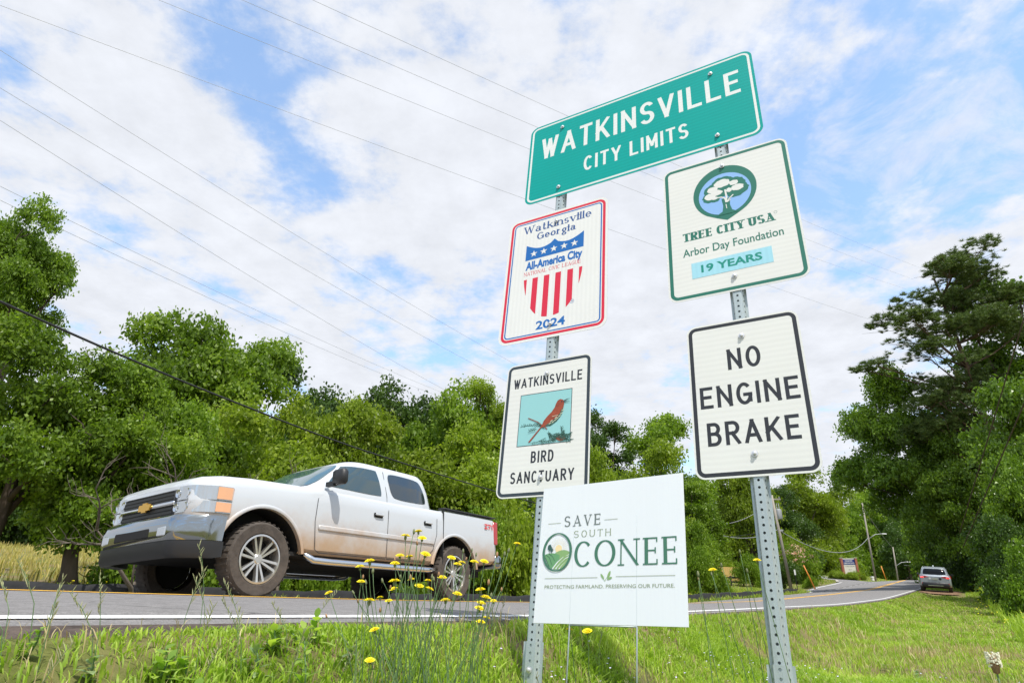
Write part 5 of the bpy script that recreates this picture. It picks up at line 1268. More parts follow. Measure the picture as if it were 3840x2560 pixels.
rt('broad-leaved bush tree at the picture edge near the grass', 3890, 20, 2060, 300, 'broad0', L_oak, -1.0)
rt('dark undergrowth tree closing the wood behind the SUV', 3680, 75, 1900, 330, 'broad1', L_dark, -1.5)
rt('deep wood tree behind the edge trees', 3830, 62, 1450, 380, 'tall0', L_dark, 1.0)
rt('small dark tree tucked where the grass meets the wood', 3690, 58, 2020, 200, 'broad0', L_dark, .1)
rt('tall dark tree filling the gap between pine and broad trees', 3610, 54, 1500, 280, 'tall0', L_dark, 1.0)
rt('green tree of the wood edge catching light below the guy cables', 3830, 30, 1720, 300, 'broad3', L_oak, -.5)
rt('shaded tree with low skirts beside the clay shoulder', 3670, 47, 1960, 200, 'broad2', L_dark, -1.5)
rt('low leafy tree under the overhanging crown beyond the SUV', 3570, 68, 1840, 300, 'broad0', L_oak, -1.0)
for k, (px, Y) in enumerate(((2700, 150), (2820, 160), (2940, 165), (3050, 170), (3150, 190), (3250, 215), (3350, 230), (3440, 240), (3530, 230), (3620, 200))):
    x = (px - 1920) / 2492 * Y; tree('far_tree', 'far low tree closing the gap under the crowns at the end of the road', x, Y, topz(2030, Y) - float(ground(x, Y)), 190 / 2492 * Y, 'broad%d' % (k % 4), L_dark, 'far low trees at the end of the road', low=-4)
G6 = 'trees along the back of the meadow'
for k, (px, top, w) in enumerate(((-150, 1750, 420), (60, 1800, 330), (260, 1850, 360), (480, 1830, 380), (720, 1850, 400), (960, 1870, 380), (1250, 1850, 400), (1500, 1850, 380), (1760, 1860, 380), (2020, 1850, 380), (2250, 1830, 340), (2480, 1850, 330), (2680, 1900, 250))):
    Y = (46, 48, 50, 54, 58, 62, 66, 70, 74, 78, 84, 92, 96)[k]; x = (px - 1920) / 2492 * Y
    tree('broadleaf_tree', 'dark tree closing the view behind the meadow and front trees', x, Y, topz(top, Y) - float(ground(x, Y)), w / 2492 * Y * 1.1, 'broad%d' % (k % 4), L_dark, G6, low=-1.5)
# the tall pine: limbs ending in flattened tufts of needles
def pine(Y, pxt, lobes):
    xt = at(pxt, 1310, Y).x; z0 = float(ground(xt, Y)); k = Y / 2492
    root = empty('pine_tree', (xt, Y, z0), label='tall pine with spreading dark tufted limbs, highest tree of the right-hand wood', cat='tree')
    r = np.random.default_rng(5); rp = random.Random(9); mb = MB(); LB = []
    for px, py, w in lobes:
        for _ in range(2):
            p = at(px + rp.uniform(-30, 30), py, Y); LB.append((p.x - xt, rp.uniform(-1, 1) * 3.0, p.z - z0 + rp.uniform(-.3, .3), w * k * .9, w * k * .9, w * k * .6))
    H = max(l[2] for l in LB) - .6; pts = [Vector((-.9 * (q / 12) ** 2, 0, H * q / 12)) for q in range(13)]; mb.tube(pts, [.38 * (1 - .82 * q / 12) for q in range(13)], 10)
    for l in LB:
        e = Vector(l[:3]); f = max(.2, min(.98, (e.z - .6 * abs(e.x) * .5) / H)); a = pts[int(f * 12)]; m_ = a.lerp(e, .5) + Vector((0, 0, -.2)); mb.tube([a, m_, e], [.10, .06, .025], 5)
        for _ in range(7):
            g = e + Vector((rp.uniform(-1, 1) * l[3], rp.uniform(-1, 1) * l[4], rp.uniform(-.4, .8) * l[5])); mb.tube([m_.lerp(e, rp.uniform(.4, 1)), g], [.022, .008], 4)
    C, O = crown_cloud(LB, 7200, r, 1300, .19, fill=.3)
    per = 26; c = np.repeat(C, per, 0); N = len(c); d = r.normal(0, 1, (N, 3)); d[:, 2] = np.abs(d[:, 2]) * .8 + .1; d /= np.linalg.norm(d, axis=1, keepdims=True)
    L = r.uniform(.20, .36, (N, 1)); s_ = np.cross(d, r.normal(0, 1, (N, 3))); s_ /= np.linalg.norm(s_, axis=1, keepdims=True); w = .022
    V = np.stack([c + s_ * w, c - s_ * w, c + d * L], 1); me = quads_mesh('pine_needles', V, L_pine, 3)
    mb.build('trunk', M_barkp, root, smooth=True); link('crown', me, None, root)
pine(44, 3625, [(3560, 1010, 100), (3470, 1080, 110), (3640, 1075, 105), (3400, 1165, 100), (3560, 1170, 120), (3700, 1170, 90), (3340, 1255, 80), (3450, 1280, 100), (3620, 1265, 120), (3310, 1345, 65), (3400, 1365, 80), (3730, 1290, 90), (3520, 1400, 80), (3540, 1480, 100), (3640, 1440, 110), (3470, 1520, 80), (3600, 1570, 120), (3520, 1620, 100), (3700, 1560, 110)])
# bushes
G4 = 'clipped round bushes round the school sign'
for px, pyb, Y, w, h, lab in ((3150, 2146, 110, 2.7, 1.35, 'outer clipped bush left of the school sign'), (3172, 2146, 107, 2.5, 1.2, 'inner clipped bush left of the school sign, half over the pillar'), (3214, 2146, 107, 2.5, 1.2, 'inner clipped bush right of the school sign'), (3236, 2146, 110, 2.8, 1.4, 'outer clipped bush right of the school sign')):
    x = (px - 1920) / 2492 * Y; tree('clipped_bush', lab, x, Y, h, w, 'bush0', L_yel, G4, cat='bush')
def bu(label, px, Y, top, wpx, m, key='bush1', name='bush'):
    x = (px - 1920) / 2492 * Y; return tree(name, label, x, Y, topz(top, Y) - float(ground(x, Y)), wpx / 2492 * Y, key, m, None, cat='bush')
fb = bu('large flowering shrub with pink blossom behind the leaning utility pole', 3000, 72, 2050, 190, L_mid, name='flowering_shrub')
r_ = np.random.default_rng(77); cb = crown_cloud([(0, 0, 2.2, 2.6, 2.6, 2.0)], 900, r_, 40, .22)[0]; cb = cb[cb[:, 2] > 2.0]
link('blossom', quads_mesh('blossom', leaves(cb, r_, .16, .13), L_pink, 4), None, fb)
bu('yellow green shrub above the flowering shrub', 2985, 82, 2000, 150, L_yel, 'bush0')
bu('low shrub behind the foot of the leaning utility pole', 2950, 60, 2110, 110, L_dark, 'bush0')
bu('small leafy shrub round the foot of the orange guy-wire guard', 3045, 62, 2160, 55, L_mid, 'bush1')
bu('round shrub between the yellow panel and the post', 2830, 60, 2080, 120, L_mid)
bu('yellow green shrub behind the top of the yellow panel', 2740, 72, 2090, 110, L_yel)
bu('low shrub under the wood corner beside the fence', 2700, 40, 2130, 90, L_mid)
for k, (px, t, top, wpx, m_, lab) in enumerate(((1010, -9.5, 2110, 150, L_mid, 'low weed shrub seen under the pickup doors'), (1930, -9.6, 1900, 330, L_yel, 'bright shrub behind the tailgate and shield post'), (1780, -10.2, 1930, 260, L_mid, 'dark shrub behind the pickup tail lamp'), (2330, -10, 1900, 330, L_yel, 'shrub hidden behind the yard sign'), (2620, -9.8, 2060, 130, L_mid, 'dark shrub at the yard sign edge beside the road'), (1450, -10.4, 1900, 360, L_mid, 'shrub rising behind the pickup bed'), (900, -10.6, 1850, 360, L_mid, 'shrub rising behind the pickup hood'), (1180, -10.8, 1850, 320, L_mid, 'shrub rising behind the pickup cab'))):
    x, y = gp(px, t); tree('roadside_shrub', lab, x, y, topz(top, y) - float(ground(x, y)), wpx / 2492 * y, 'bush%d' % (k % 2), m_, None, cat='shrub')

# leafless grey branches standing among the roadside trees
def snag(label, px, py, Y, h, seed):
    p = at(px, py, Y); r = random.Random(seed); z = float(ground(p.x, p.y)); root = empty('dead_branches', (p.x, p.y, z), label=label, cat='dead tree'); mb = MB()
    def br(a, d, L, w, lv):
        pts = [a]; q = d.copy()
        for _ in range(4): q = (q + Vector((r.gauss(0, .18), r.gauss(0, .18), r.gauss(.02, .12)))).normalized(); pts.append(pts[-1] + q * L / 4)
        mb.tube(pts, [w, w * .8, w * .6, w * .45, w * .25], 5)
        if lv < 3:
            for k in range(4): br(pts[1 + k % 4], (q + Vector((r.gauss(0, .7), r.gauss(0, .7), r.gauss(.2, .4)))).normalized(), L * .55, w * .5, lv + 1)
    for k in range(3): br(Vector((r.uniform(-.2, .2), 0, 0)), Vector((r.gauss(0, .25), r.gauss(0, .2), 1)).normalized(), h, .045, 0)
    mb.build('branches', M_barkg, root, smooth=True)
snag('bare grey dead branches in front of the green trees ahead of the pickup', 560, 1900, 10.2, 1.55, 4)
snag('thin leafless twigs over the pickup hood among the trees', 1080, 1800, 13.5, 1.7, 8)
# ------------------------------------------------------------------ poles and wires
M_pole = mat('weathered_pole_wood', (.30, .27, .23), .9, var=.25, scale=4, bump=.5, stretch=(1, 1, .1))
M_wire = mat('line_wire', (.42, .43, .45), .5, .3); M_cable = mat('black_cable', (.012, .012, .012), .5)
M_grey = mat('grey_equipment', (.42, .43, .44), .45, .2); M_orange = mat('orange_plastic', (.75, .25, .03), .5); M_whitep = mat('white_enamel', (.75, .75, .73), .4)
def pole(label, px0, py0, px1, py1, Y, r=.14, **k):
    a = at(px0, py0, Y); b = at(px1, py1, Y); a.z = float(ground(a.x, a.y)); root = empty('utility_pole', a, label=label, cat='utility pole', group='utility poles along the road')
    mb = MB(); mb.tube([(0, 0, -.2), b - a], [r, r * .72], 12); mb.build('pole_shaft', M_pole, root, smooth=True); return root, a, b
root, a, b = pole('leaning wooden utility pole with a grey transformer near its top', 2967, 2202, 2893, 1856, 58, .15)
d = b - a
mb = MB(); c = d * .955; mb.box(c.x - .2, c.x + .75, c.y - .07, c.y + .07, c.z - .06, c.z + .06); mb.build('crossarm', M_pole, root)
mb = MB()
for dx in (-.1, .65): mb.lathe([(.02, 0), (.05, .04), (.03, .08), (.05, .12), (.02, .18)], 'z', 8, c=(c.x + dx, c.y, c.z + .06))
mb.build('insulator', M_grey, root)
c = d * .80 + Vector((.32, 0, 0)); mb = MB(); mb.lathe([(.0, -.5), (.24, -.5), (.26, -.45), (.26, .3), (.24, .36), (.1, .40), (.0, .42)], 'z', 16, c=c); mb.build('transformer', M_grey, root, smooth=True, sharp=40)
mb = MB()
for q in (-.1, .1): mb.lathe([(.03, .38), (.05, .5), (.03, .6), (.05, .7), (.02, .95)], 'z', 8, c=(c.x + q, c.y, c.z))
mb.build('bushing', M_grey, root)
c = d * .62; mb = MB(); mb.box(c.x - .1, c.x + .35, c.y - .1, c.y + .1, c.z - .1, c.z + .05); mb.build('cable_bracket', M_grey, root)
P1 = a + d * .955; P1b = a + d * .62
def lamp(root, base, L, m=M_grey):
    mb = MB(); mb.tube([base, base + Vector((L * .5, 0, L * .28)), base + Vector((L, 0, L * .34))], .05, 6); mb.build('lamp_arm', m, root, smooth=True)
    e = base + Vector((L, 0, L * .34)); mb = MB(); mb.loft([[(e.x + x, e.y + y, e.z + z) for x, y, z in q] for q in ([(-.1, -.08, -.05), (-.1, .08, -.05), (-.1, .08, .05), (-.1, -.08, .05)], [(.3, -.14, -.10), (.3, .14, -.10), (.3, .12, .06), (.3, -.12, .06)], [(.75, -.08, -.08), (.75, .08, -.08), (.75, .06, .02), (.75, -.06, .02)])]); mb.build('lamp_head', M_whitep, root, smooth=True, sharp=40)
r2, a2, b2 = pole('slim utility pole with a lamp arm at the end of the school lawn', 3279, 2152, 3233, 1885, 112, .16)
lamp(r2, (b2 - a2) * .53, 2.6)
r3, a3, b3 = pole('farthest utility pole with a lamp arm beyond the crest', 3364, 2162, 3348, 2050, 128, .15)
lamp(r3, (b3 - a3) * .45, 2.4)
# street lamp behind the flowering shrub
a4 = at(3003, 2160, 88); a4.z = float(ground(a4.x, a4.y)); b4_ = at(2997, 1990, 88)
sl = empty('street_lamp', a4, label='street lamp on a short bare pole above the flowering shrub', cat='street lamp'); mb = MB(); mb.tube([(0, 0, -.1), b4_ - a4], [.14, .1], 10); mb.build('lamp_post', M_pole, sl, smooth=True); lamp(sl, (b4_ - a4) * .97, 1.1)
def wire(p, q, sag, r, m, label, cat='power line', group=None, name='power_line', n=40):
    P = [p.lerp(q, k / n) + Vector((0, 0, -4 * sag * (k / n) * (1 - k / n))) for k in range(n + 1)]
    mb = MB(); mb.tube(P, r, 5); return tag(mb.build(name, m, None, smooth=True), label, cat, group)
G5 = 'overhead power lines crossing the sky'
def sw(i, pts, Y0, Y1, sag, r, lab):
    (x0, y0), (x1, y1) = pts; a = at(x0, y0, Y0); b = at(x1, y1, Y1); e = (a - b) * .25
    wire(a + e, b - e * .3, sag, r, M_wire, lab, group=G5)
sw(1, ((30, -30), (3640, 1310)), 12, 60, .9, .0065, 'power line passing behind the lower edge of the green sign')
sw(2, ((640, -30), (3343, 1061)), 13, 58, .8, .0065, 'power line meeting the green sign near its lower left corner, third from the top')
sw(3, ((930, -30), (3375, 1025)), 13.5, 58, .7, .0065, 'power line meeting the upper left corner of the green sign, second from the top')
sw(4, ((1176, -30), (3410, 985)), 14, 58, .6, .0065, 'topmost power line, reaching the top edge of the green sign')
sw(5, ((0, 160), (1930, 1360)), 12, 34, .35, .0062, 'highest of the power lines entering at the left edge')
sw(6, ((0, 300), (1900, 1425)), 12, 34, .35, .0062, 'second of the power lines entering at the left edge')
sw(7, ((0, 420), (1720, 1485)), 12, 34, .35, .0062, 'third of the power lines entering at the left edge')
sw(8, ((0, 670), (1640, 1460)), 14, 40, .35, .0068, 'fourth of the power lines entering at the left edge, paired with the one below')
sw(9, ((0, 722), (1590, 1460)), 14, 40, .35, .0068, 'lowest thin power line entering at the left edge, just above the tall tree')
# the thick black cable: long, sagging, ends on the leaning pole
Pc = [at(-260, 1010, 7.2), at(0, 1130, 7.9), at(450, 1330, 9.6), at(900, 1515, 12.2), at(1400, 1700, 16.5), at(1990, 1880, 25), at(2350, 1975, 36), at(2620, 2008, 46), at(2740, 2011, 51), Vector(P1b)]
def spline(P, n=8):
    out = []
    for i in range(len(P) - 1):
        p0, p1, p2, p3 = P[max(i - 1, 0)], P[i], P[i + 1], P[min(i + 2, len(P) - 1)]
        for k in range(n):
            t = k / n; out.append(.5 * ((2 * p1) + (p2 - p0) * t + (2 * p0 - 5 * p1 + 4 * p2 - p3) * t * t + (3 * p1 - p0 - 3 * p2 + p3) * t ** 3))
    return out + [P[-1]]
mb = MB(); mb.tube(spline(Pc), .019, 6); o = mb.build('overhead_cable', M_cable, None, smooth=True); tag(o, 'thick black cable sagging in front of the trees above the pickup', 'cable')
wire(at(2700, 2004, 56), Vector(P1b) + Vector((0, 0, .1)), .5, .022, M_wire, 'thin grey wire sagging to the leaning pole behind the steel post', name='service_wire', cat='wire')
wire(at(2700, 1965, 56), P1, .5, .016, M_wire, 'upper grey wire running to the crossarm of the leaning pole', name='service_wire', cat='wire')
wire(Vector(P1b), a2 + (b2 - a2) * .55, 2.2, .03, M_wire, 'grey wire sagging from the leaning pole to the slim pole', name='service_wire', cat='wire')
wire(at(3390, 2118, 130), at(3570, 2121, 110), .1, .03, M_wire, 'pale wire crossing over the road behind the SUV', name='service_wire', cat='wire')
wire(a2 + (b2 - a2) * .95, a3 + (b3 - a3) * .97, .5, .02, M_wire, 'wire linking the slim pole with the farthest pole', name='service_wire', cat='wire')
for p, q, lab in (((3850, 1160), (3640, 1860), 'dark guy cable slanting down before the tall right-hand trees'), ((3850, 1490), (3650, 1960), 'second dark guy cable, lower and closer to the picture edge')):
    a = at(*p, 17); b = at(*q, 27); mb = MB(); e = (b - a); mb.tube([a - e * .2, a, b, b + e * .30], .022, 6); tag(mb.build('guy_cable', mat('rusty_cable', (.07, .05, .035), .8), None, smooth=True), lab, 'cable')
# guy guards
for px0, py0, px1, py1, Y, lab in ((3052, 2176, 3013, 2118, 61, 'orange guy-wire guard leaning in a small shrub near the leaning pole'), (3321, 2160, 3304, 2121, 118, 'orange guy-wire guard near the slim pole')):
    a = at(px0, py0, Y); b = at(px1, py1, Y); a.z = min(a.z, float(ground(a.x, a.y))) if Y < 100 else float(ground(a.x, a.y)); mb = MB(); mb.tube([a, b], .055 if Y < 100 else .07, 8)
    tag(mb.build('guy_guard', M_orange, None, smooth=True), lab, 'guy guard')
# thin marker post with white plate
a = at(2990, 2205, 57); a.z = float(ground(a.x, a.y)); h = topz(2135, 57) - a.z
r_ = empty('marker_post', a, label='thin dark post with a narrow white plate beside the leaning pole', cat='marker post'); mb = MB(); mb.tube([(0, 0, -.1), (0, 0, h)], .03, 6); mb.build('post', V_trim, r_); mb = MB(); mb.box(-.07, .07, -.05, -.035, h - .42, h + .02); mb.build('plate', M_whitep, r_)
# yellow panel and dark rail fence behind the near trees
M_ply = mat('yellow_painted_boards', (.62, .42, .14), .8, var=.12, scale=3, bump=.2, stretch=(8, 8, .3))
yp_ = at(2748, 2176, 62); yp_.z = float(ground(yp_.x, yp_.y)); ph = topz(2124, 62) - yp_.z; wl = 2.9
r_ = empty('board_fence', yp_, R(8), 'yellow wooden board fence half hidden by shrubs beside the road', 'fence')
bd = MB(); bd.box(-.098, .098, -.012, .012, .25, ph); bme = bd.mesh('board'); bme.materials.append(M_ply)
for k in range(15):
    o = bpy.data.objects.new('board', bme); COL.objects.link(o); o.parent = r_; o.location = (-wl / 2 + k * .2, .002 * (k % 3), -.01 * (k % 4)); 
r2_ = empty('rail_fence', at(2752, 2190, 60), R(8), 'low dark rail fence in front of the yellow boards', 'fence'); r2_.location.z = float(ground(r2_.location.x, r2_.location.y))
for z in (.25, .62): mb = MB(); mb.box(-1.4, 1.0, -.03, .03, z, z + .14); mb.build('rail', V_trim, r2_)
for x in (-1.4, -.2, 1.0): mb = MB(); mb.box(x - .06, x + .06, .03, .15, -.1, .85); mb.build('fence_post', V_trim, r2_)
# school sign on its lawn
M_brick = mat('red_brick', (.32, .11, .065), .9, var=.2, scale=10, bump=.3)
Ys = 110; sp = at(3190, 2145, Ys); sp.z = float(ground(sp.x, sp.y)); k_ = Ys / 2492
hS = topz(2092, Ys) - sp.z
scs = empty('school_sign', sp, R(-6), 'school sign board between two brick pillars on the far lawn', 'sign board')
pw = 12 * k_; wS = 52 * k_
for x in (-wS / 2, wS / 2):
    pr = MB(); pr.box(x - pw * .32, x + pw * .32, -.25, .25, -.2, hS); po = pr.build('brick_pillar', M_brick, scs)
    cp = MB(); cp.box(x - pw * .42, x + pw * .42, -.3, .3, hS, hS + .1); cp.build('pillar_cap', M_conc, po)
pb_ = hS * .22
mb = MB(); mb.box(-wS / 2 + pw * .33, wS / 2 - pw * .33, -.12, .12, pb_, hS - .02); mb.build('board', mat('letter_board', (.62, .60, .50), .5, var=.05), scs)
mb = MB(); mb.box(-wS / 2 + pw * .33, wS / 2 - pw * .33, -.135, -.121, hS * .70, hS * .95); mb.build('name_panel', mat('navy_panel', (.012, .03, .16), .5), scs)
mb = MB(); mb.box(-.55, .55, -.2, .2, -.1, .45); mb.build('brick_base', M_brick, scs)
F = Flat(.140, .002); bfont(F, 'COLHAM FERRY', -wS * .28, wS * .26, hS * .845, hS * .075, bold=.02); bfont(F, 'ELEMENTARY SCHOOL', -wS * .36, wS * .37, hS * .735, hS * .075, bold=.02); F.build('lettering', M_white, scs)
F = Flat(.126, .002); bfont(F, '1-5 GRADE LEARNING', -wS * .34, wS * .34, hS * .60, hS * .05); bfont(F, 'MAY 17', -wS * .12, wS * .12, hS * .45, hS * .05); F.build('lettering', I_black, scs)
# small white utility box
ub = at(3277, 2152, 113); ub.z = float(ground(ub.x, ub.y)); r_ = empty('utility_box', ub, label='small white utility pedestal at the foot of the slim pole', cat='utility box'); mb = MB(); mb.box(-.55, -.2, -.2, .2, -.1, .55, .03); mb.build('box_body', M_whitep, r_); mb = MB(); mb.box(-.68, -.12, -.25, .25, .55, .75, .05); mb.build('box_lid', M_whitep, r_)

# ------------------------------------------------------------------ wildflowers by the posts
M_stem = mat('flower_stem', (.11, .19, .07), .6, var=.2, scale=30); M_bud = mat('flower_bud', (.18, .20, .10), .7, var=.2, scale=50); M_rbud = mat('closed_flower_bud', (.36, .20, .10), .7)
M_orangec = mat('flower_centre', (.80, .40, .008), .7)
rf = random.Random(21)
hb = MB()
for ring_, n, r0, r1, z in ((0, 20, .004, .0195, .001), (1, 15, .003, .0150, .0035), (2, 10, .002, .0095, .0055)):
    for k in range(n):
        a = 2 * PI * k / n + ring_ * .3; w = .0030
        c, s_ = math.cos(a), math.sin(a); q = lambda r_, z_, o_: (c * r_ - s_ * o_, s_ * r_ + c * o_, z_)
        hb.add([q(r0, z, -w * .4), q(r0, z, w * .4), q(r1 * .9, z + .0015 + ring_ * .001, w), q(r1, z - .0005, 0), q(r1 * .9, z + .0015 + ring_ * .001, -w)], [(0, 1, 2, 3, 4)])
hb.lathe([(.0, -.014), (.0045, -.012), (.0055, -.004), (.004, .001)], 'z', 7, mi=1)
head_me = hb.mesh('flower_head'); head_me.materials.append(M_petal); head_me.materials.append(M_bud)
bb = MB(); bb.lathe([(.0, -.012), (.0042, -.009), (.0048, -.002), (.003, .006), (.0, .009)], 'z', 7); bud_me = bb.mesh('bud'); bud_me.materials.append(M_bud); bud_me.shade_smooth()
bud2_me = bud_me.copy(); bud2_me.materials.clear(); bud2_me.materials.append(M_rbud)
FL = [(825, 153), (948, 108), (985, 173), (1017, 327), (862, 352), (770, 342), (722, 417), (478, 395), (385, 449), (395, 592), (718, 590), (707, 662), (578, 746), (475, 776), (662, 776), (880, 572), (957, 632), (1040, 583), (1056, 662), (1177, 553), (1268, 362), (1325, 425), (1368, 408), (1487, 402), (1583, 397), (1545, 670), (1323, 710), (1210, 770), (1595, 745), (1553, 797), (1670, 777), (1538, 850), (1602, 942), (1547, 980), (1900, 225), (523, 1055), (480, 1348), (85, 700)]
FLW = [(1200 + x / 2.57, 1950 + y / 2.57) for x, y in FL] + [(2135, 2360), (2202, 2365), (2672, 2136), (2839, 2100)]
BU = [(905, 103), (935, 215), (1000, 390), (985, 385), (720, 375), (600, 575), (680, 640), (510, 480), (415, 540), (440, 590), (318, 690), (365, 775), (60, 915), (580, 860), (775, 540), (820, 600), (1080, 535), (1095, 560), (1145, 515), (1220, 445), (1205, 495), (1235, 630), (1380, 290), (1465, 280), (1505, 325), (1410, 370), (1707, 325), (1780, 320), (1820, 285), (1650, 715), (1625, 590), (850, 460), (870, 545), (1440, 540), (1750, 660), (770, 630)]
BUW = [(1200 + x / 2.57, 1950 + y / 2.57) for x, y in BU] + [(2774, 2065), (2705, 2116), (2617, 2149), (2619, 2167), (2801, 2137), (2668, 2150)]
lab_f = 'slender wildflower with one yellow head,'
lab_b = 'slender wildflower stalk ending in a closed bud,'
def stalk(px, py, bud):
    Y = rf.uniform(2.25, 3.0); h = at(px, py, Y)
    if px < 2000: bx = -.33 + (px - 1630) / 2492 * Y * .45 + rf.uniform(-.14, .14)
    elif px < 2300: bx = h.x + rf.uniform(-.03, .03)
    else: bx = h.x + rf.uniform(-.04, .10)
    if px < 1260: bx = h.x + rf.uniform(.12, .25)
    by = Y + rf.uniform(-.1, .1); bz = float(ground(bx, by)) - .01
    bh = ' rising before the pickup sill' if px < 1640 and py < 2240 else (' rising before the pickup tail' if px < 2000 and py < 2200 else (' against the grey road' if py < 2330 and px < 2000 else ' low against the green bank')) if px < 2050 else ' between or beside the posts'
    root = empty('yellow_wildflower' if not bud else 'budding_wildflower', (bx, by, bz), label=(lab_b if bud else lab_f) + bh, cat='wildflower', group='budding stalks in the verge' if bud else 'yellow wildflowers in the verge')
    e = h - Vector((bx, by, bz)); L = e.length
    c1 = Vector((e.x * .10 + rf.uniform(-.03, .03), e.y * .2, e.z * .4)); c2 = Vector((e.x * .72 + rf.uniform(-.03, .03), e.y * .8, e.z * .72))
    P = []
    for k in range(11):
        t = k / 10; P.append(c1 * 3 * t * (1 - t) ** 2 + c2 * 3 * t * t * (1 - t) + e * t ** 3)
    mb = MB(); mb.tube(P, [.0019 - .0007 * k / 10 for k in range(11)], 5); mb.build('stem', M_stem, root, smooth=True)
    o = bpy.data.objects.new('bud' if bud else 'flower_head', (bud_me if rf.random() < .6 else bud2_me) if bud else head_me); COL.objects.link(o); o.parent = root; o.location = e
    d_ = (P[-1] - P[-2]).normalized(); d_ = (d_ + Vector((rf.uniform(-.25, .25), rf.uniform(-.45, .1), .5))).normalized(); o.rotation_euler = d_.to_track_quat('Z', 'Y').to_euler()
    sc = rf.uniform(.8, 1.15); o.scale = (sc, sc, sc)
for p in FLW: stalk(*p, False)
for p in BUW: stalk(*p, True)
# broad-leaved weeds
L_weed = leafmat('weed_leaves', [(0, (.20, .32, .05)), (.6, (.30, .42, .07)), (1, (.40, .50, .11))], .45, .5)
L_weed2 = leafmat('blue_green_weed_leaves', [(0, (.16, .24, .10)), (1, (.30, .38, .18))], .4, .5)
def weed(label, x, y, h, n, L, w, m, seed, group=None):
    r = random.Random(seed); z = float(ground(x, y)); root = empty('weed', (x, y, z), label=label, cat='weed', group=group); mb = MB(); top = Vector((r.uniform(-.05, .05), r.uniform(-.03, .03), h))
    mb.tube([(0, 0, -.02), top * .5 + Vector((.01, 0, 0)), top], [.004, .003, .0015], 5); mb.build('stem', M_stem, root, smooth=True)
    lf_ = MB()
    for k in range(n):
        f = (k + .5) / n; b = top * f; a = k * 2.4 + r.uniform(-.3, .3); el = r.uniform(.2, 1.0) * (.5 + f); l_ = L * (1 - .45 * f) * r.uniform(.8, 1.2)
        d = Vector((math.cos(a) * math.cos(el), math.sin(a) * math.cos(el), math.sin(el))); s_ = Vector((-math.sin(a), math.cos(a), 0)); dn = Vector((0, 0, -1))
        q = lambda t, o: b + d * l_ * t + dn * l_ * .35 * t * t + s_ * w * o
        lf_.add([q(0, -.1), q(0, .1), q(.3, .45), q(.3, -.45), q(.65, .4), q(.65, -.4), q(1, 0)], [(0, 1, 2, 3), (3, 2, 4, 5), (5, 4, 6)])
    lf_.build('foliage', m, root, smooth=True)
weed('upright leafy weed standing highest in the verge between pickup wheel and yellow flowers', *[float(v) for v in at(1165, 2420, 2.4)[:2]], .30, 36, .105, .024, L_weed, 1)
weed('leafy weed beside the tall upright one', *[float(v) for v in at(1240, 2450, 2.3)[:2]], .21, 30, .10, .023, L_weed, 2)
for k, (px, Y, h) in enumerate(((1330, 2.2, .22), (1250, 2.1, .16), (1400, 2.3, .20), (1290, 2.35, .17), (1190, 2.2, .13), (1350, 2.0, .12))):
    weed('blue green jagged weed in the bank under the yellow flowers', (px - 1920) / 2492 * Y, Y, h, 16, .12, .05, L_weed2, 10 + k, 'blue green weeds under the yellow flowers')
for k in range(120):
    if k < 50: px = rf.uniform(60, 1900); Y = rf.uniform(1.9, 2.9)
    else: px = rf.uniform(1500, 3800); Y = rf.uniform(3.0, 8.5)
    if float(st(at(px, 2240, Y).x, Y)[1]) < (.45 if k < 50 else .6): continue
    side = 'near the white edge line' if k < 50 else 'in the turf behind the posts'
    kind = k % 3
    weed(('low rosette of broad green leaves ', 'small bluish jagged weed ', 'pale green leafy weed ')[kind] + side, at(px, 2240, Y).x, Y, rf.uniform(.04, .11) * (1.4 if kind == 2 else 1), (12, 14, 20)[kind], (.09, .07, .05)[kind] * rf.uniform(.7, 1.2), (.035, .025, .018)[kind], (L_weed, L_weed2, L_weed)[kind], 40 + k, 'weeds scattered in the grass bank')
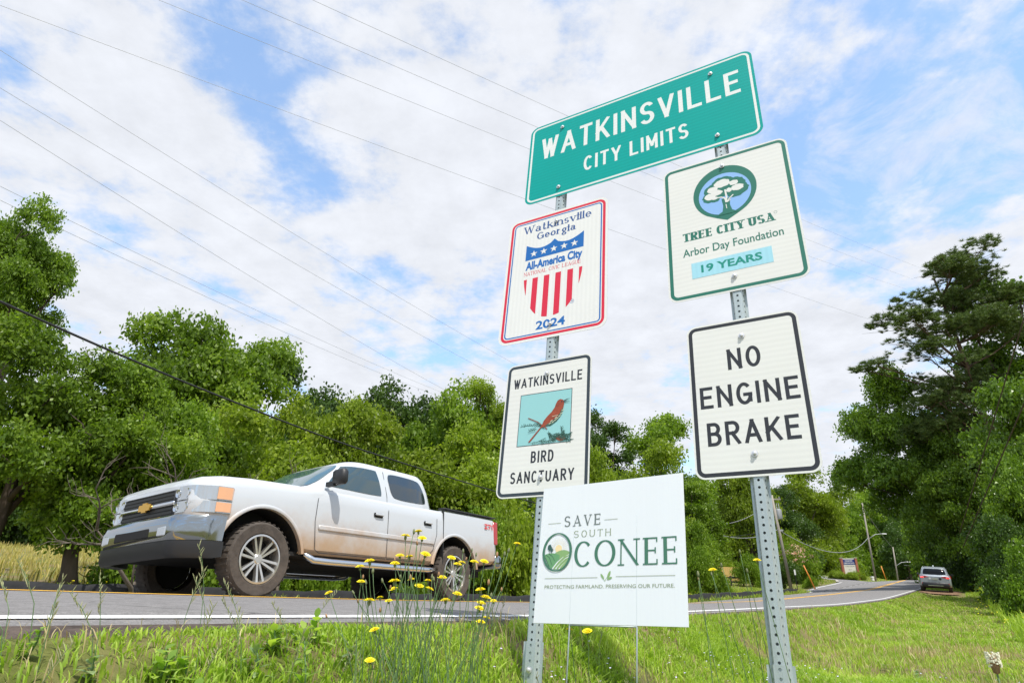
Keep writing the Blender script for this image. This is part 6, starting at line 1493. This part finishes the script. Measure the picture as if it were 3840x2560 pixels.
# a ribwort head close to the camera
px_ = at(3738, 2520, 1.35); rz_ = float(ground(px_.x, px_.y)); rw = empty('plantain_flower', (px_.x, px_.y, rz_), label='single cream plantain flower head on its stalk at the lower corner', cat='wildflower')
mb = MB(); e = px_ - Vector((px_.x, px_.y, rz_)); mb.tube([(0, 0, -.01), e * .5 + Vector((.01, 0, 0)), e], .0016, 5); mb.build('stem', M_stem, rw, smooth=True)
mb = MB(); mb.lathe([(.0, -.004), (.006, .0), (.0075, .012), (.006, .024), (.002, .032), (.0, .034)], 'z', 10, c=e); mb.build('seed_cone', mat('plantain_brown', (.28, .17, .08), .8, var=.3, scale=200), rw, smooth=True)
mb = MB()
for k in range(110):
    a = rf.uniform(0, 6.283); hz = rf.uniform(.008, .034); r0_ = .0065; c_, s_ = math.cos(a), math.sin(a); b = e + Vector((c_ * r0_, s_ * r0_, hz)); mb.box(b.x + c_ * .004 - .0014, b.x + c_ * .004 + .0014, b.y + s_ * .004 - .0014, b.y + s_ * .004 + .0014, b.z, b.z + .0028)
o = mb.build('anthers', mat('cream_anthers', (.78, .76, .58), .7), rw); o['kind'] = 'stuff'
# seeding grass stalks
L_seed = mat('grass_seed_head', (.30, .30, .15), .8, var=.2, scale=80)
def seedstalk(x, y, h, seed, lab='seeding grass stalk taller than the turf around it'):
    r = random.Random(seed); z = float(ground(x, y)); root = empty('grass_stalk', (x, y, z), label=lab + (' in front of the pickup' if x < -.9 else (' among the yellow flowers' if x < 0 else ' near the steel posts')), cat='grass stalk', group='seeding grass stalks on the bank')
    t = Vector((r.uniform(-.12, .12), r.uniform(-.05, .05), h)); P = [Vector((0, 0, -.01)), Vector((t.x * .2, t.y * .2, h * .5)), Vector((t.x * .6, t.y * .6, h * .8)), t]
    mb = MB(); mb.tube(P, [.0014, .0012, .001, .0006], 4); mb.build('stem', M_stem, root)
    sp_ = MB()
    for k in range(12):
        f = .62 + .38 * k / 12; b = P[1].lerp(P[3], (f - .5) / .5); a = r.uniform(0, 6.28); e = b + Vector((math.cos(a) * .012, math.sin(a) * .006, .02)) * r.uniform(.7, 1.6); sp_.tube([b, b.lerp(e, .6), e], [.0008, .0018, .0003], 4)
    sp_.build('seed_head', L_seed, root)
for k in range(46):
    if k < 8: px, Y = rf.uniform(40, 420), rf.uniform(2.0, 2.6)
    elif k < 26: px, Y = rf.uniform(700, 1600), rf.uniform(2.1, 3.0)
    else: px, Y = rf.uniform(1850, 3100), rf.uniform(2.6, 4.5)
    if float(st((px - 1920) / 2492 * Y, Y)[1]) < .35: Y *= .82
    if float(st((px - 1920) / 2492 * Y, Y)[1]) < .35: continue
    seedstalk((px - 1920) / 2492 * Y, Y, rf.uniform(.16, .34), 200 + k)
